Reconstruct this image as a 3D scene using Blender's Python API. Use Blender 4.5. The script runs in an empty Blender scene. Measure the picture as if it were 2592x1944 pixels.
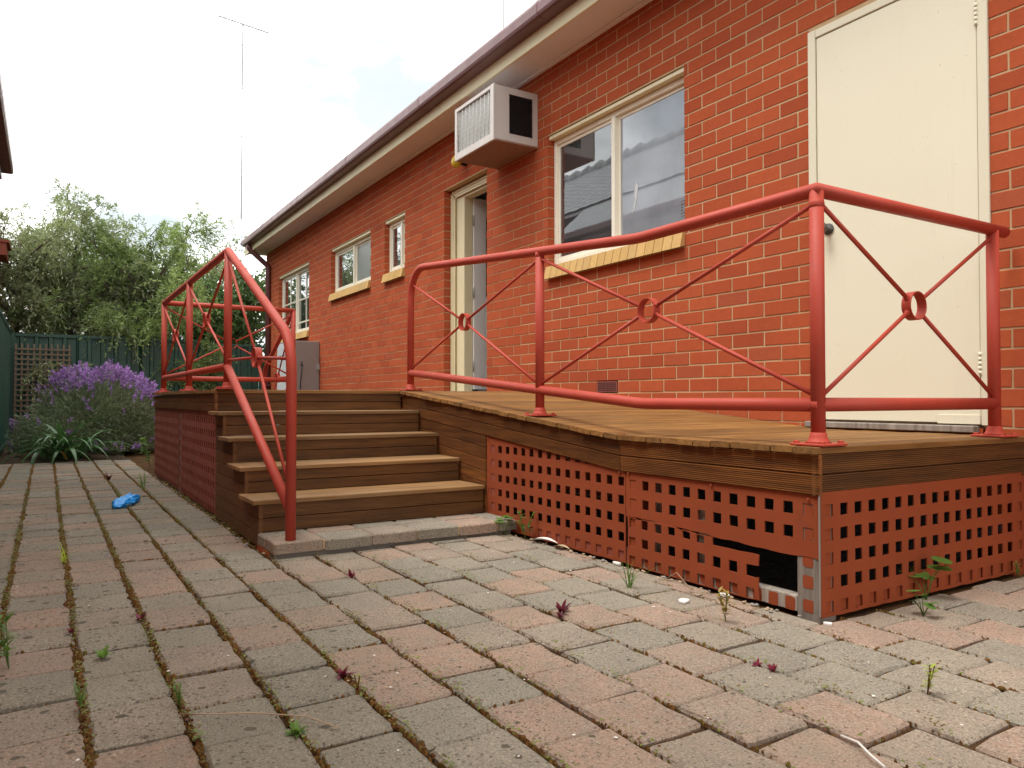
import bpy, bmesh, math, random
import numpy as np
from mathutils import Vector, Matrix
rnd = random.Random(7)
npr = np.random.RandomState(11)
SC = bpy.context.scene
COL = SC.collection

# ------------------------------------------------------------------ camera
CAM = Vector((3.6785, -3.5372, -0.0486))
YAW, PITCH, FPX = -1.0187, 0.0203, 1914.56
cd = bpy.data.cameras.new('camera'); cam = bpy.data.objects.new('camera', cd); COL.objects.link(cam)
cam.location = CAM; cam.rotation_euler = (math.pi/2 + PITCH, 0, -YAW)
cd.sensor_width = 36; cd.lens = FPX/2592*36; cd.clip_start = 0.05; cd.clip_end = 600
SC.camera = cam
_f = Vector((math.sin(YAW)*math.cos(PITCH), math.cos(YAW)*math.cos(PITCH), math.sin(PITCH)))
_r = Vector((math.cos(YAW), -math.sin(YAW), 0)); _u = _r.cross(_f)
def seen(p, m=60):          # is the point inside the frame (used only to decide how finely things are split)
    d = Vector(p)-CAM; z = d.dot(_f)
    if z < 0.1: return False
    return -m < 1296+FPX*d.dot(_r)/z < 2592+m and -m < 972-FPX*d.dot(_u)/z < 1944+m

# ------------------------------------------------------------------ light
W = bpy.data.worlds.new('World'); SC.world = W; W.use_nodes = True
wt = W.node_tree; wt.nodes.clear()
SUN_EL, SUN_AZ = math.radians(66), math.radians(190)      # azimuth clockwise from +Y
def wn(t): return wt.nodes.new(t)
sky = wn('ShaderNodeTexSky'); sky.sky_type = 'NISHITA'; sky.sun_disc = False
sky.sun_elevation = SUN_EL; sky.sun_rotation = SUN_AZ
tc = wn('ShaderNodeTexCoord'); mp = wn('ShaderNodeMapping'); mp.inputs['Scale'].default_value = (1.3, 1.3, 3.0); mp.inputs['Location'].default_value = (.55, .35, .2)
nz = wn('ShaderNodeTexNoise'); nz.inputs['Scale'].default_value = 2.2; nz.inputs['Detail'].default_value = 7; nz.inputs['Roughness'].default_value = .58
rp = wn('ShaderNodeValToRGB'); rp.color_ramp.elements[0].position = .34; rp.color_ramp.elements[1].position = .56
rp.color_ramp.elements[0].color = (.80, .80, .80, 1); rp.color_ramp.elements[1].color = (1, 1, 1, 1)
mx = wn('ShaderNodeMix'); mx.data_type = 'RGBA'
nz2 = wn('ShaderNodeTexNoise'); nz2.inputs['Scale'].default_value = 2.6; nz2.inputs['Detail'].default_value = 6
rp2 = wn('ShaderNodeValToRGB'); rp2.color_ramp.elements[0].position = .36; rp2.color_ramp.elements[1].position = .56
rp2.color_ramp.elements[0].color = (4.4, 4.75, 4.8, 1); rp2.color_ramp.elements[1].color = (13.2, 13.0, 12.4, 1)
bg = wn('ShaderNodeBackground'); bg.inputs['Strength'].default_value = 0.1
wo = wn('ShaderNodeOutputWorld')
L = wt.links.new
L(tc.outputs['Generated'], mp.inputs['Vector']); L(mp.outputs['Vector'], nz.inputs['Vector']); L(nz.outputs['Fac'], rp.inputs['Fac'])
L(mp.outputs['Vector'], nz2.inputs['Vector']); L(nz2.outputs['Fac'], rp2.inputs['Fac'])
L(rp.outputs['Color'], mx.inputs['Factor']); L(sky.outputs['Color'], mx.inputs['A']); L(rp2.outputs['Color'], mx.inputs['B'])
L(mx.outputs['Result'], bg.inputs['Color']); L(bg.outputs['Background'], wo.inputs['Surface'])
sd = bpy.data.lights.new('sun', 'SUN'); sun = bpy.data.objects.new('sun', sd); COL.objects.link(sun)
sd.energy = 1.5; sd.angle = math.radians(26); sd.color = (1, .97, .92)
sdir = Vector((math.sin(SUN_AZ)*math.cos(SUN_EL), math.cos(SUN_AZ)*math.cos(SUN_EL), math.sin(SUN_EL)))
sun.rotation_euler = sdir.to_track_quat('Z', 'Y').to_euler(); sun.location = (0, -6, 12)
vs = SC.view_settings; vs.view_transform = 'Standard'; vs.look = 'None'; vs.exposure = 1.12; vs.gamma = 1; vs.use_curve_mapping = False

# ------------------------------------------------------------------ materials
class NT:
    def __init__(s, name):
        s.m = bpy.data.materials.new(name); s.m.use_nodes = True; s.t = s.m.node_tree
        s.b = s.t.nodes['Principled BSDF']
    def put(s, sock, v):
        if hasattr(v, 'is_linked') or isinstance(v, bpy.types.NodeSocket): s.t.links.new(v, sock)
        else:
            if isinstance(v, (tuple, list)) and len(v) == 3 and sock.type == 'RGBA': v = (*v, 1)
            sock.default_value = v
    def n(s, t, props=None, out=0, **inp):
        nd = s.t.nodes.new(t)
        for k, v in (props or {}).items(): setattr(nd, k, v)
        for k, v in inp.items(): s.put(nd.inputs[k.replace('_', ' ')], v)
        return nd.outputs[out]
    def pos(s): return s.n('ShaderNodeNewGeometry')
    def obj(s, scale=(1, 1, 1)):
        return s.n('ShaderNodeMapping', Vector=s.n('ShaderNodeTexCoord', out=3), Scale=scale)
    def wpos(s, scale=(1, 1, 1)):
        return s.n('ShaderNodeMapping', Vector=s.pos(), Scale=scale)
    def noise(s, vec, scale, detail=4, rough=.55): return s.n('ShaderNodeTexNoise', Vector=vec, Scale=scale, Detail=detail, Roughness=rough)
    def ramp(s, fac, *st):
        nd = s.t.nodes.new('ShaderNodeValToRGB'); s.t.links.new(fac, nd.inputs[0]); cr = nd.color_ramp
        while len(cr.elements) < len(st): cr.elements.new(.5)
        for e, (p, c) in zip(cr.elements, st):
            e.position = p; e.color = (*c, 1) if isinstance(c, tuple) else (c, c, c, 1)
        return nd.outputs[0]
    def mix(s, f, a, b, bt='MIX'):
        nd = s.t.nodes.new('ShaderNodeMix'); nd.data_type = 'RGBA'; nd.blend_type = bt
        s.put(nd.inputs[0], f); s.put(nd.inputs[6], a); s.put(nd.inputs[7], b); return nd.outputs[2]
    def math(s, op, a, b=0.0):
        nd = s.t.nodes.new('ShaderNodeMath'); nd.operation = op; s.put(nd.inputs[0], a); s.put(nd.inputs[1], b); return nd.outputs[0]
    def rand(s):              # one random number per piece, whether it is an object or an island of a joined mesh
        a = s.n('ShaderNodeObjectInfo', out=5); b = s.n('ShaderNodeNewGeometry', out=8)
        return s.math('FRACT', s.math('ADD', a, b))
    def bump(s, h, strength=.3, dist=.01):
        return s.n('ShaderNodeBump', Strength=strength, Distance=dist, Height=h)
    def done(s, col, rough=.6, bump=None, **k):
        s.put(s.b.inputs['Base Color'], col); s.put(s.b.inputs['Roughness'], rough)
        if bump is not None: s.t.links.new(bump, s.b.inputs['Normal'])
        for q, v in k.items(): s.put(s.b.inputs[q.replace('_', ' ')], v)
        return s.m
M = {}
def paint(name, c, rough=.45, var=.08, dirt=.12, scale=3.0, dirtc=(.12, .09, .06), spec=.5):
    n = NT(name); p = n.wpos()
    a = n.noise(p, scale, 5); c2 = tuple(x*(1-var*2) for x in c)
    col = n.mix(a, c2, tuple(min(1, x*(1+var)) for x in c))
    d = n.ramp(n.noise(p, scale*4, 8, .65), (.52, 0.0), (.78, dirt))
    col = n.mix(d, col, dirtc)
    M[name] = n.done(col, n.ramp(n.noise(p, 9, 3), (.3, rough*.85), (.7, min(1, rough*1.2))), n.bump(n.noise(p, 130, 3), .08, .004), Specular_IOR_Level=spec)
# brick
n = NT('brick'); r = n.rand(); p = n.wpos()
col = n.ramp(r, (0, (.36, .076, .031)), (.12, (.41, .088, .034)), (.5, (.435, .095, .036)), (.88, (.46, .106, .040)), (1, (.37, .092, .043)))
col = n.mix(n.ramp(n.noise(p, 26, 5, .7), (.3, 0.0), (.75, .38)), col, (.26, .05, .03))
col = n.mix(n.ramp(n.noise(n.wpos((1, 1, .35)), 2.3, 6, .65), (.45, 0.0), (.8, .22)), col, (.22, .055, .032))
col = n.mix(n.ramp(n.noise(p, 170, 2), (.66, 0.0), (.72, .55)), col, (.10, .035, .025))
col = n.mix(n.ramp(n.n('ShaderNodeTexVoronoi', Vector=p, Scale=24.0), (.035, .6), (.05, 0.0)), col, (.62, .40, .28))
M['brick'] = n.done(col, .92, n.bump(n.noise(p, 190, 4), .3, .003), Specular_IOR_Level=.1)
n = NT('mortar'); p = n.wpos()
col = n.mix(n.noise(p, 14, 6), (.43, .285, .155), (.59, .42, .25))
M['mortar'] = n.done(col, .95, n.bump(n.noise(p, 260, 3), .5, .003), Specular_IOR_Level=.15)
n = NT('yellow_brick'); r = n.rand(); p = n.wpos()
col = n.ramp(r, (0, (.50, .31, .10)), (.5, (.58, .37, .13)), (1, (.48, .31, .12)))
col = n.mix(n.ramp(n.noise(p, 40, 5, .7), (.4, 0.0), (.8, .4)), col, (.34, .20, .07))
M['yellow_brick'] = n.done(col, .85, n.bump(n.noise(p, 200, 3), .2, .003))
# pavers
def paver_mat(name, tone=None):
    n = NT(name); r = n.rand(); p = n.wpos()
    if tone is not None: r = n.math('ADD', tone, 0.0)
    c = n.ramp(r, (0, (.215, .200, .160)), (.24, (.255, .232, .182)), (.42, (.275, .24, .185)), (.54, (.31, .23, .175)), (.68, (.39, .235, .165)), (.84, (.35, .22, .165)), (1, (.28, .235, .18)))
    tone = n.ramp(n.noise(p, 5.0, 4), (.3, .82), (.7, 1.12)); c = n.mix(1.0, c, tone, 'MULTIPLY')
    c = n.mix(n.ramp(n.noise(p, 19, 5, .65), (.36, .12), (.70, .72)), c, (.225, .198, .155))
    c = n.mix(n.ramp(n.noise(p, 200, 2), (.50, 0.0), (.66, .7)), c, (.46, .39, .30))
    c = n.mix(n.ramp(n.noise(p, 120, 4, .7), (.53, 0.0), (.66, .7)), c, (.07, .058, .045))
    # lichen: dark round colonies, thicker on the left side of the yard
    sp = n.n('ShaderNodeSeparateXYZ', Vector=n.pos()); nd = sp.node
    leftward = n.n('ShaderNodeMapRange', Value=nd.outputs['Y'], From_Min=-3.8, From_Max=-1.6, To_Min=1.0, To_Max=.25)
    v = n.n('ShaderNodeTexVoronoi', Vector=n.n('ShaderNodeVectorMath', props={'operation': 'ADD'}, Vector=p), Scale=21.0)
    sel = n.ramp(n.n('ShaderNodeTexVoronoi', out=1, Vector=p, Scale=21.0), (.42, 0.0), (.95, 1.0))
    edge = n.math('ADD', v, n.math('MULTIPLY', n.noise(p, 110, 3), .22))
    th = n.math('ADD', n.math('MULTIPLY', n.math('MULTIPLY', sel, leftward), .44), .09)
    lich = n.ramp(n.math('SUBTRACT', th, edge), (.0, 0.0), (.03, .85))
    c = n.mix(lich, c, (.060, .052, .036))
    v2 = n.n('ShaderNodeTexVoronoi', Vector=p, Scale=55.0)
    l2 = n.ramp(n.math('ADD', n.math('ADD', v2, n.math('MULTIPLY', n.noise(p, 12, 3), .5)), n.math('MULTIPLY', leftward, -.14)), (.33, .75), (.38, 0.0))
    c = n.mix(l2, c, (.07, .055, .042))
    big = n.ramp(n.noise(p, 1.4, 4), (.34, .12), (.68, .62)); c = n.mix(n.math('MULTIPLY', big, leftward), c, (.125, .11, .082))  # broad blotches, darker towards the left of the yard
    h = n.math('ADD', n.noise(p, 210, 4, .7), n.math('MULTIPLY', lich, .8))
    return n.done(c, .93, n.bump(h, .45, .004), Specular_IOR_Level=.2)
M['paver'] = paver_mat('paver')
STEP_T = (.60, .30, .50, .36, .76, .12, .4)
for i_, t_ in enumerate(STEP_T): M['paver_step_%d' % i_] = paver_mat('paver_step_%d' % i_, t_)
n = NT('joint_fill'); p = n.wpos()
c = n.ramp(n.noise(p, 9, 6, .7), (.3, (.04, .026, .016)), (.55, (.09, .048, .022)), (.75, (.06, .05, .02)))
M['joint_fill'] = n.done(c, 1.0, n.bump(n.noise(p, 150, 5), .8, .01), Specular_IOR_Level=.05)
n = NT('moss'); r = n.rand(); p = n.wpos()
c = n.ramp(r, (0, (.12, .056, .020)), (.35, (.26, .125, .036)), (.65, (.18, .095, .030)), (.85, (.22, .19, .045)), (1, (.15, .052, .030)))
M['moss'] = n.done(n.mix(n.ramp(n.noise(p, 160, 3), (.25, .2), (.6, 1.0)), (.04, .022, .010), c), 1.0, n.bump(n.noise(p, 420, 3), 1.0, .006), Specular_IOR_Level=.05)
# timber
def timber(name, axis, cols, rough=.7, grey=.3, greyc=(.22, .19, .15)):
    n = NT(name); r = n.rand()
    sc = [14, 14, 14]; sc[axis] = .9
    off = n.n('ShaderNodeCombineXYZ', X=n.math('MULTIPLY', r, 37.0), Y=n.math('MULTIPLY', r, 11.0), Z=n.math('MULTIPLY', r, 23.0))
    p = n.n('ShaderNodeVectorMath', props={'operation': 'ADD'}); nd = p.node
    n.put(nd.inputs[0], n.wpos(tuple(sc))); n.put(nd.inputs[1], off)
    g = n.noise(p, 3.2, 7, .62)
    c = n.ramp(g, (.28, cols[0]), (.5, cols[1]), (.74, cols[2]))
    c = n.mix(1.0, c, n.ramp(r, (0, .66), (.5, 1.0), (1, 1.25)), 'MULTIPLY')
    w = n.ramp(n.noise(n.wpos(), 2.6, 6, .65), (.42, 0.0), (.72, grey)); c = n.mix(w, c, greyc)
    st = n.ramp(n.noise(n.wpos(), 11, 6, .7), (.60, 0.0), (.78, .5)); c = n.mix(st, c, tuple(x*.35 for x in cols[0]))
    M[name] = n.done(c, rough, n.bump(g, .35, .004), Specular_IOR_Level=.35)
timber('deck_timber', 1, ((.10, .043, .011), (.215, .096, .022), (.31, .155, .045)), .66, .22, (.235, .16, .075))
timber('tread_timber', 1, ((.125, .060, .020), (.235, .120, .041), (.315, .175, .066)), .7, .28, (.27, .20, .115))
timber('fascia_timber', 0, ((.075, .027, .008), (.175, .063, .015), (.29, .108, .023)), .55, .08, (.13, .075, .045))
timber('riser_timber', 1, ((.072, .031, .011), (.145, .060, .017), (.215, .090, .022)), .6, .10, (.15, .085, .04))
timber('grey_timber', 2, ((.16, .13, .105), (.28, .24, .20), (.38, .335, .29)), .85, .2)
# paints
paint('lattice_brown', (.26, .072, .045), .75, .1, .35, 4, (.09, .04, .03), .25)
paint('pale_backing', (.70, .76, .80), .9, .06, .1)
paint('rail_red', (.43, .060, .036), .55, .08, .30, 7, (.22, .06, .05), .3)
paint('lattice_red', (.275, .060, .021), .75, .12, .5, 5, (.17, .042, .028), .2)
paint('cream', (.76, .69, .46), .5, .05, .10, 2.5, (.35, .28, .17))
paint('door_cream', (.72, .69, .53), .45, .04, .10, 1.2, (.45, .38, .26))
n = NT('door_leaf'); p = n.wpos()
c = n.mix(n.noise(p, 1.6, 5), (.73, .695, .53), (.775, .745, .585))
c = n.mix(n.ramp(n.noise(n.wpos((16, 16, 1.1)), 1.5, 6, .65), (.58, 0.0), (.85, .28)), c, (.50, .43, .30))
c = n.mix(n.ramp(n.noise(p, 60, 3), (.70, 0.0), (.76, .5)), c, (.36, .31, .24))
M['door_leaf'] = n.done(c, .5, n.bump(n.noise(p, 70, 4), .06, .004))
paint('frame_cream', (.84, .81, .68), .4, .03, .10)
paint('door_white', (.85, .86, .87), .5, .04, .12)
paint('soffit', (.82, .79, .79), .7, .05, .15, 3, (.30, .26, .25))
paint('gutter_maroon', (.15, .062, .066), .36, .1, .2, 4, (.16, .12, .11))
paint('roof_maroon', (.13, .045, .04), .5, .1, .2)
paint('ac_white', (.55, .52, .49), .5, .05, .2, 5, (.36, .30, .25))
paint('ac_rust', (.30, .17, .13), .8, .2, .9, 9, (.09, .055, .04))
paint('dark_plastic', (.022, .022, .026), .5, .1, .1)
paint('fin_metal', (.42, .44, .42), .45, .08, .3, 12, (.22, .22, .2))
paint('pale_steel', (.42, .46, .50), .4, .05, .1)
paint('steel', (.35, .34, .32), .35, .1, .3)
paint('fence_green', (.024, .078, .056), .45, .1, .15, 3, (.03, .045, .035))
paint('box_grey', (.27, .235, .215), .55, .05, .15)
paint('box_pale', (.55, .58, .60), .5, .04, .12)
paint('brass_dark', (.075, .065, .055), .35, .2, .2)
paint('yellow_plastic', (.62, .43, .02), .4, .05, .2, 8)
paint('vent_red', (.27, .065, .055), .6, .06, .2)
paint('black', (.008, .008, .008), .8, .1, 0)
paint('interior', (.50, .49, .47), .8, .05, .1)
paint('blind', (.40, .36, .31), .85, .06, .3)
paint('flake_white', (.72, .69, .64), .7, .05, .2)
paint('blue_plastic', (.02, .33, .86), .3, .06, .03)
paint('concrete', (.26, .23, .20), .95, .08, .3, 14, (.1, .09, .07))
paint('roof_tile', (.46, .47, .48), .5, .12, .3, 5)
paint('bark', (.13, .10, .08), .9, .2, .4, 9)
paint('trellis_wood', (.20, .145, .10), .85, .15, .3, 8)
paint('dry_leaf', (.42, .30, .19), .8, .15, .2, 20)
n = NT('soil'); p = n.wpos()
c = n.ramp(n.noise(p, 5, 8, .7), (.3, (.03, .022, .015)), (.6, (.085, .06, .04)), (.8, (.12, .09, .06)))
M['soil'] = n.done(c, 1.0, n.bump(n.noise(p, 40, 6), .8, .03), Specular_IOR_Level=.1)
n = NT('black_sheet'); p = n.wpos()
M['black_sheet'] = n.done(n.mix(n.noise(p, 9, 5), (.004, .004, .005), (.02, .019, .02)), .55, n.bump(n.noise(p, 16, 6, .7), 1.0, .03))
def glass(name, tint=.8, refl=1.0, dust=.05, hazec=(.5, .53, .56)):  # pale diffuse layer painted in as reflected haze, lifting the dark panes
    n = NT(name); o = n.t.nodes['Material Output']
    tr = n.n('ShaderNodeBsdfTransparent', Color=(tint, tint*1.02, tint*1.03)); gl = n.n('ShaderNodeBsdfGlossy', Color=(.93, .96, 1), Roughness=.015)
    p = n.wpos(); n.put(gl.node.inputs['Normal'], n.bump(n.noise(p, 2.2, 2), .012, .05))
    fr = n.n('ShaderNodeFresnel', IOR=1.52)
    f = n.math('MINIMUM', n.math('MULTIPLY', n.math('ADD', fr, .02), refl), 1.0)
    mxs = n.n('ShaderNodeMixShader', Fac=f); nd = mxs.node
    du = n.n('ShaderNodeBsdfDiffuse', Color=hazec); dm = n.n('ShaderNodeMixShader', Fac=n.ramp(n.noise(p, 3, 6, .6), (.3, dust*.8), (.7, dust*1.2)))
    n.t.links.new(tr, dm.node.inputs[1]); n.t.links.new(du, dm.node.inputs[2]); n.t.links.new(dm, nd.inputs[1]); n.t.links.new(gl, nd.inputs[2]); n.t.links.new(mxs, o.inputs['Surface']); M[name] = n.m
glass('glass', .72, 2.4, .10); glass('glass_dark', .45, 1.5); glass('glass_hazed', .7, 2.4, .55, (.44, .50, .57))
n = NT('frosted'); p = n.wpos()
M['frosted'] = n.done((.20, .23, .23), .22, n.bump(n.noise(p, 60, 3), .3, .01), Specular_IOR_Level=.9)
n = NT('fly_screen'); o = n.t.nodes['Material Output']
tr = n.n('ShaderNodeBsdfTransparent', Color=(1, 1, 1)); df = n.n('ShaderNodeBsdfDiffuse', Color=(.035, .037, .042)); ms = n.n('ShaderNodeMixShader', Fac=.72)
n.t.links.new(tr, ms.node.inputs[1]); n.t.links.new(df, ms.node.inputs[2]); n.t.links.new(ms, o.inputs['Surface']); M['fly_screen'] = n.m
def leafmat(name, cols, trans=.35, rough=.5):
    n = NT(name); r = n.rand(); o = n.t.nodes['Material Output']
    c = n.ramp(r, *[(i/(len(cols)-1), q) for i, q in enumerate(cols)])
    c = n.mix(1.0, c, n.ramp(n.noise(n.wpos(), 1.6, 3), (.3, .7), (.7, 1.3)), 'MULTIPLY')
    n.done(c, rough, Specular_IOR_Level=.35)
    t = n.n('ShaderNodeBsdfTranslucent', Color=n.mix(1.0, c, (1.1, 1.15, .85), 'MULTIPLY')); ms = n.n('ShaderNodeMixShader', Fac=trans)
    n.t.links.new(n.b.outputs[0], ms.node.inputs[1]); n.t.links.new(t, ms.node.inputs[2]); n.t.links.new(ms, o.inputs['Surface']); M[name] = n.m
leafmat('leaf_olive', ((0.212, 0.243, 0.14), (0.295, 0.344, 0.175), (0.168, 0.207, 0.12), (0.382, 0.412, 0.228)))
leafmat('leaf_bright', ((0.18, 0.248, 0.086), (0.254, 0.347, 0.109), (0.149, 0.205, 0.079), (0.318, 0.389, 0.145)))
leafmat('leaf_dark', ((0.078, 0.134, 0.05), (0.127, 0.203, 0.069), (0.062, 0.101, 0.043), (0.169, 0.253, 0.091)))
leafmat('leaf_lavender', ((0.182, 0.228, 0.132), (0.251, 0.296, 0.18), (0.125, 0.16, 0.084), (0.308, 0.353, 0.24)), .3)
leafmat('flower_purple', ((0.315, 0.161, 0.506), (0.441, 0.253, 0.638), (0.263, 0.127, 0.396), (0.525, 0.345, 0.704)), .4)
leafmat('leaf_agapanthus', ((0.065, 0.15, 0.052), (0.098, 0.195, 0.072), (0.052, 0.117, 0.046)), .25, .25)
leafmat('leaf_weed', ((0.108, 0.204, 0.036), (0.156, 0.264, 0.054), (0.084, 0.168, 0.036)), .4)
leafmat('leaf_lime', ((0.336, 0.42, 0.042), (0.42, 0.504, 0.07), (0.28, 0.35, 0.042)), .4)
leafmat('leaf_red', ((.17, .022, .045), (.23, .035, .06), (.12, .02, .035)), .3)
leafmat('leaf_ochre', ((.25, .17, .035), (.30, .22, .05), (.2, .13, .03)), .3)
leafmat('leaf_cress', ((.15, .21, .035), (.22, .28, .05), (.16, .13, .03), (.19, .05, .045), (.24, .27, .06)), .35)
leafmat('straw', ((.42, .34, .2), (.5, .42, .28), (.36, .28, .16)), .1)

# ------------------------------------------------------------------ mesh helpers
class MB:
    def __init__(s): s.v = []; s.f = []; s.mi = []; s.sm = []
    def add(s, vs, fs, mi=0, smooth=False):
        o = len(s.v); s.v.extend([tuple(x) for x in vs])
        for f in fs: s.f.append([i+o for i in f]); s.mi.append(mi); s.sm.append(smooth)
        return s
    def box(s, a, b, mi=0, bev=0.0):
        (x0, y0, z0), (x1, y1, z1) = a, b
        if bev <= 0:
            v = [(x0,y0,z0),(x1,y0,z0),(x1,y1,z0),(x0,y1,z0),(x0,y0,z1),(x1,y0,z1),(x1,y1,z1),(x0,y1,z1)]
            return s.add(v, [(3,2,1,0),(4,5,6,7),(0,1,5,4),(1,2,6,5),(2,3,7,6),(3,0,4,7)], mi)
        c = ((x0+x1)/2, (y0+y1)/2, (z0+z1)/2); h = ((x1-x0)/2, (y1-y0)/2, (z1-z0)/2)
        bev = min(bev, min(h)*.45); bm = bmesh.new()
        bmesh.ops.create_cube(bm, size=2); 
        for q in bm.verts: q.co = Vector((q.co.x*h[0]+c[0], q.co.y*h[1]+c[1], q.co.z*h[2]+c[2]))
        bmesh.ops.bevel(bm, geom=bm.edges[:], offset=bev, segments=1, affect='EDGES')
        bm.verts.index_update()
        s.add([q.co for q in bm.verts], [[q.index for q in f.verts] for f in bm.faces], mi); bm.free(); return s
    def prism(s, prof, p0, p1, eu, ev, mi=0, caps=True):   # profile (u,v) swept from p0 to p1
        p0, p1, eu, ev = Vector(p0), Vector(p1), Vector(eu), Vector(ev); k = len(prof)
        v = [p0+eu*a+ev*b for a, b in prof]+[p1+eu*a+ev*b for a, b in prof]
        f = [(i, (i+1) % k, k+(i+1) % k, k+i) for i in range(k)]
        if caps: f += [tuple(range(k))[::-1], tuple(range(k, 2*k))]
        return s.add(v, f, mi)
    def tube(s, pts, r, seg=14, mi=0, caps=True):
        pts = [Vector(p) for p in pts]; rr = r if isinstance(r, (list, tuple)) else [r]*len(pts)
        ds = [(pts[i+1]-pts[i]).normalized() for i in range(len(pts)-1)]
        a = ds[0].orthogonal().normalized() if abs(ds[0].z) > .9 else ds[0].cross(Vector((0,0,1))).normalized()
        V = []
        for i, p in enumerate(pts):
            d0 = ds[max(0, i-1)]; d1 = ds[min(i, len(ds)-1)]
            a = (a - d0*a.dot(d0)).normalized(); b = d0.cross(a)
            pl = (d0+d1).normalized()
            for k in range(seg):
                t = 2*math.pi*k/seg; o = (a*math.cos(t)+b*math.sin(t))*rr[i]
                o = o - d0*(o.dot(pl)/max(.3, d0.dot(pl))); V.append(p+o)
            if i < len(ds) and i > 0:      # transport frame
                q = d0.rotation_difference(d1); a = q @ a
        F = []
        for i in range(len(pts)-1):
            for k in range(seg):
                F.append((i*seg+k, i*seg+(k+1) % seg, (i+1)*seg+(k+1) % seg, (i+1)*seg+k))
        s.add(V, F, mi, True)
        if caps:
            o = len(s.v)-len(V); n_ = (len(pts)-1)*seg
            s.f.append([o+k for k in range(seg)][::-1]); s.f.append([o+n_+k for k in range(seg)]); s.mi += [mi, mi]; s.sm += [False, False]
        return s
    def lathe(s, prof, c, axis=(0,0,1), seg=16, mi=0, smooth=True):   # prof: (radius, along axis)
        ax = Vector(axis).normalized(); a = ax.orthogonal().normalized(); b = ax.cross(a); c = Vector(c); V = []
        for r_, h in prof:
            for k in range(seg):
                t = 2*math.pi*k/seg; V.append(c+ax*h+(a*math.cos(t)+b*math.sin(t))*r_)
        F = [(i*seg+k, i*seg+(k+1) % seg, (i+1)*seg+(k+1) % seg, (i+1)*seg+k) for i in range(len(prof)-1) for k in range(seg)]
        s.add(V, F, mi, smooth); o = len(s.v)-len(V); n_ = (len(prof)-1)*seg
        s.f.append([o+k for k in range(seg)][::-1]); s.f.append([o+n_+k for k in range(seg)]); s.mi += [mi, mi]; s.sm += [False, False]
        return s
    def mesh(s, name, mats):
        me = bpy.data.meshes.new(name); me.from_pydata(s.v, [], s.f)
        for m in (mats if isinstance(mats, (list, tuple)) else [mats]): me.materials.append(M[m])
        me.polygons.foreach_set('material_index', s.mi); me.polygons.foreach_set('use_smooth', s.sm); me.update()
        return me
    def build(s, name, mats, parent=None, **tags):
        return put(name, s.mesh(name, mats), parent, **tags)
def put(name, me, parent=None, loc=None, **tags):
    o = bpy.data.objects.new(name, me); COL.objects.link(o)
    if parent is not None: o.parent = parent
    if loc is not None: o.location = loc
    for k, v in tags.items(): o[k] = v
    return o
def thing(name, label, cat, loc=(0, 0, 0), group=None):
    o = bpy.data.objects.new(name, None); COL.objects.link(o); o.location = loc; o.empty_display_size = .1
    o['label'] = label; o['category'] = cat
    if group: o['group'] = group
    return o
def npmesh(name, V, F, mat):              # fast mesh from arrays, F (n,4) or (n,3)
    me = bpy.data.meshes.new(name); V = np.asarray(V, np.float32); F = np.asarray(F, np.int32); k = F.shape[1]
    me.vertices.add(len(V)); me.vertices.foreach_set('co', V.ravel())
    me.loops.add(F.size); me.loops.foreach_set('vertex_index', F.ravel())
    me.polygons.add(len(F)); me.polygons.foreach_set('loop_start', np.arange(0, F.size, k, dtype=np.int32)); me.polygons.foreach_set('loop_total', np.full(len(F), k, np.int32))
    me.materials.append(M[mat]); me.update(calc_edges=True); me.validate(); return me
def fillet(pts, rad, seg=8):
    pts = [Vector(p) for p in pts]; out = [pts[0]]
    for i in range(1, len(pts)-1):
        r_ = rad[i-1]; a = (pts[i-1]-pts[i]).normalized(); b = (pts[i+1]-pts[i]).normalized()
        if r_ <= 0: out.append(pts[i]); continue
        half = a.angle(b)/2; t = r_/math.tan(half); c = pts[i]+(a+b).normalized()*(r_/math.sin(half))
        p0 = pts[i]+a*t; p1 = pts[i]+b*t; v0 = p0-c; v1 = p1-c; tot = v0.angle(v1); axis = v0.cross(v1).normalized()
        for k in range(seg+1): out.append(c+Matrix.Rotation(tot*k/seg, 3, axis) @ v0)
    out.append(pts[-1]); return out

GZ = -0.77     # top of the paving
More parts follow.
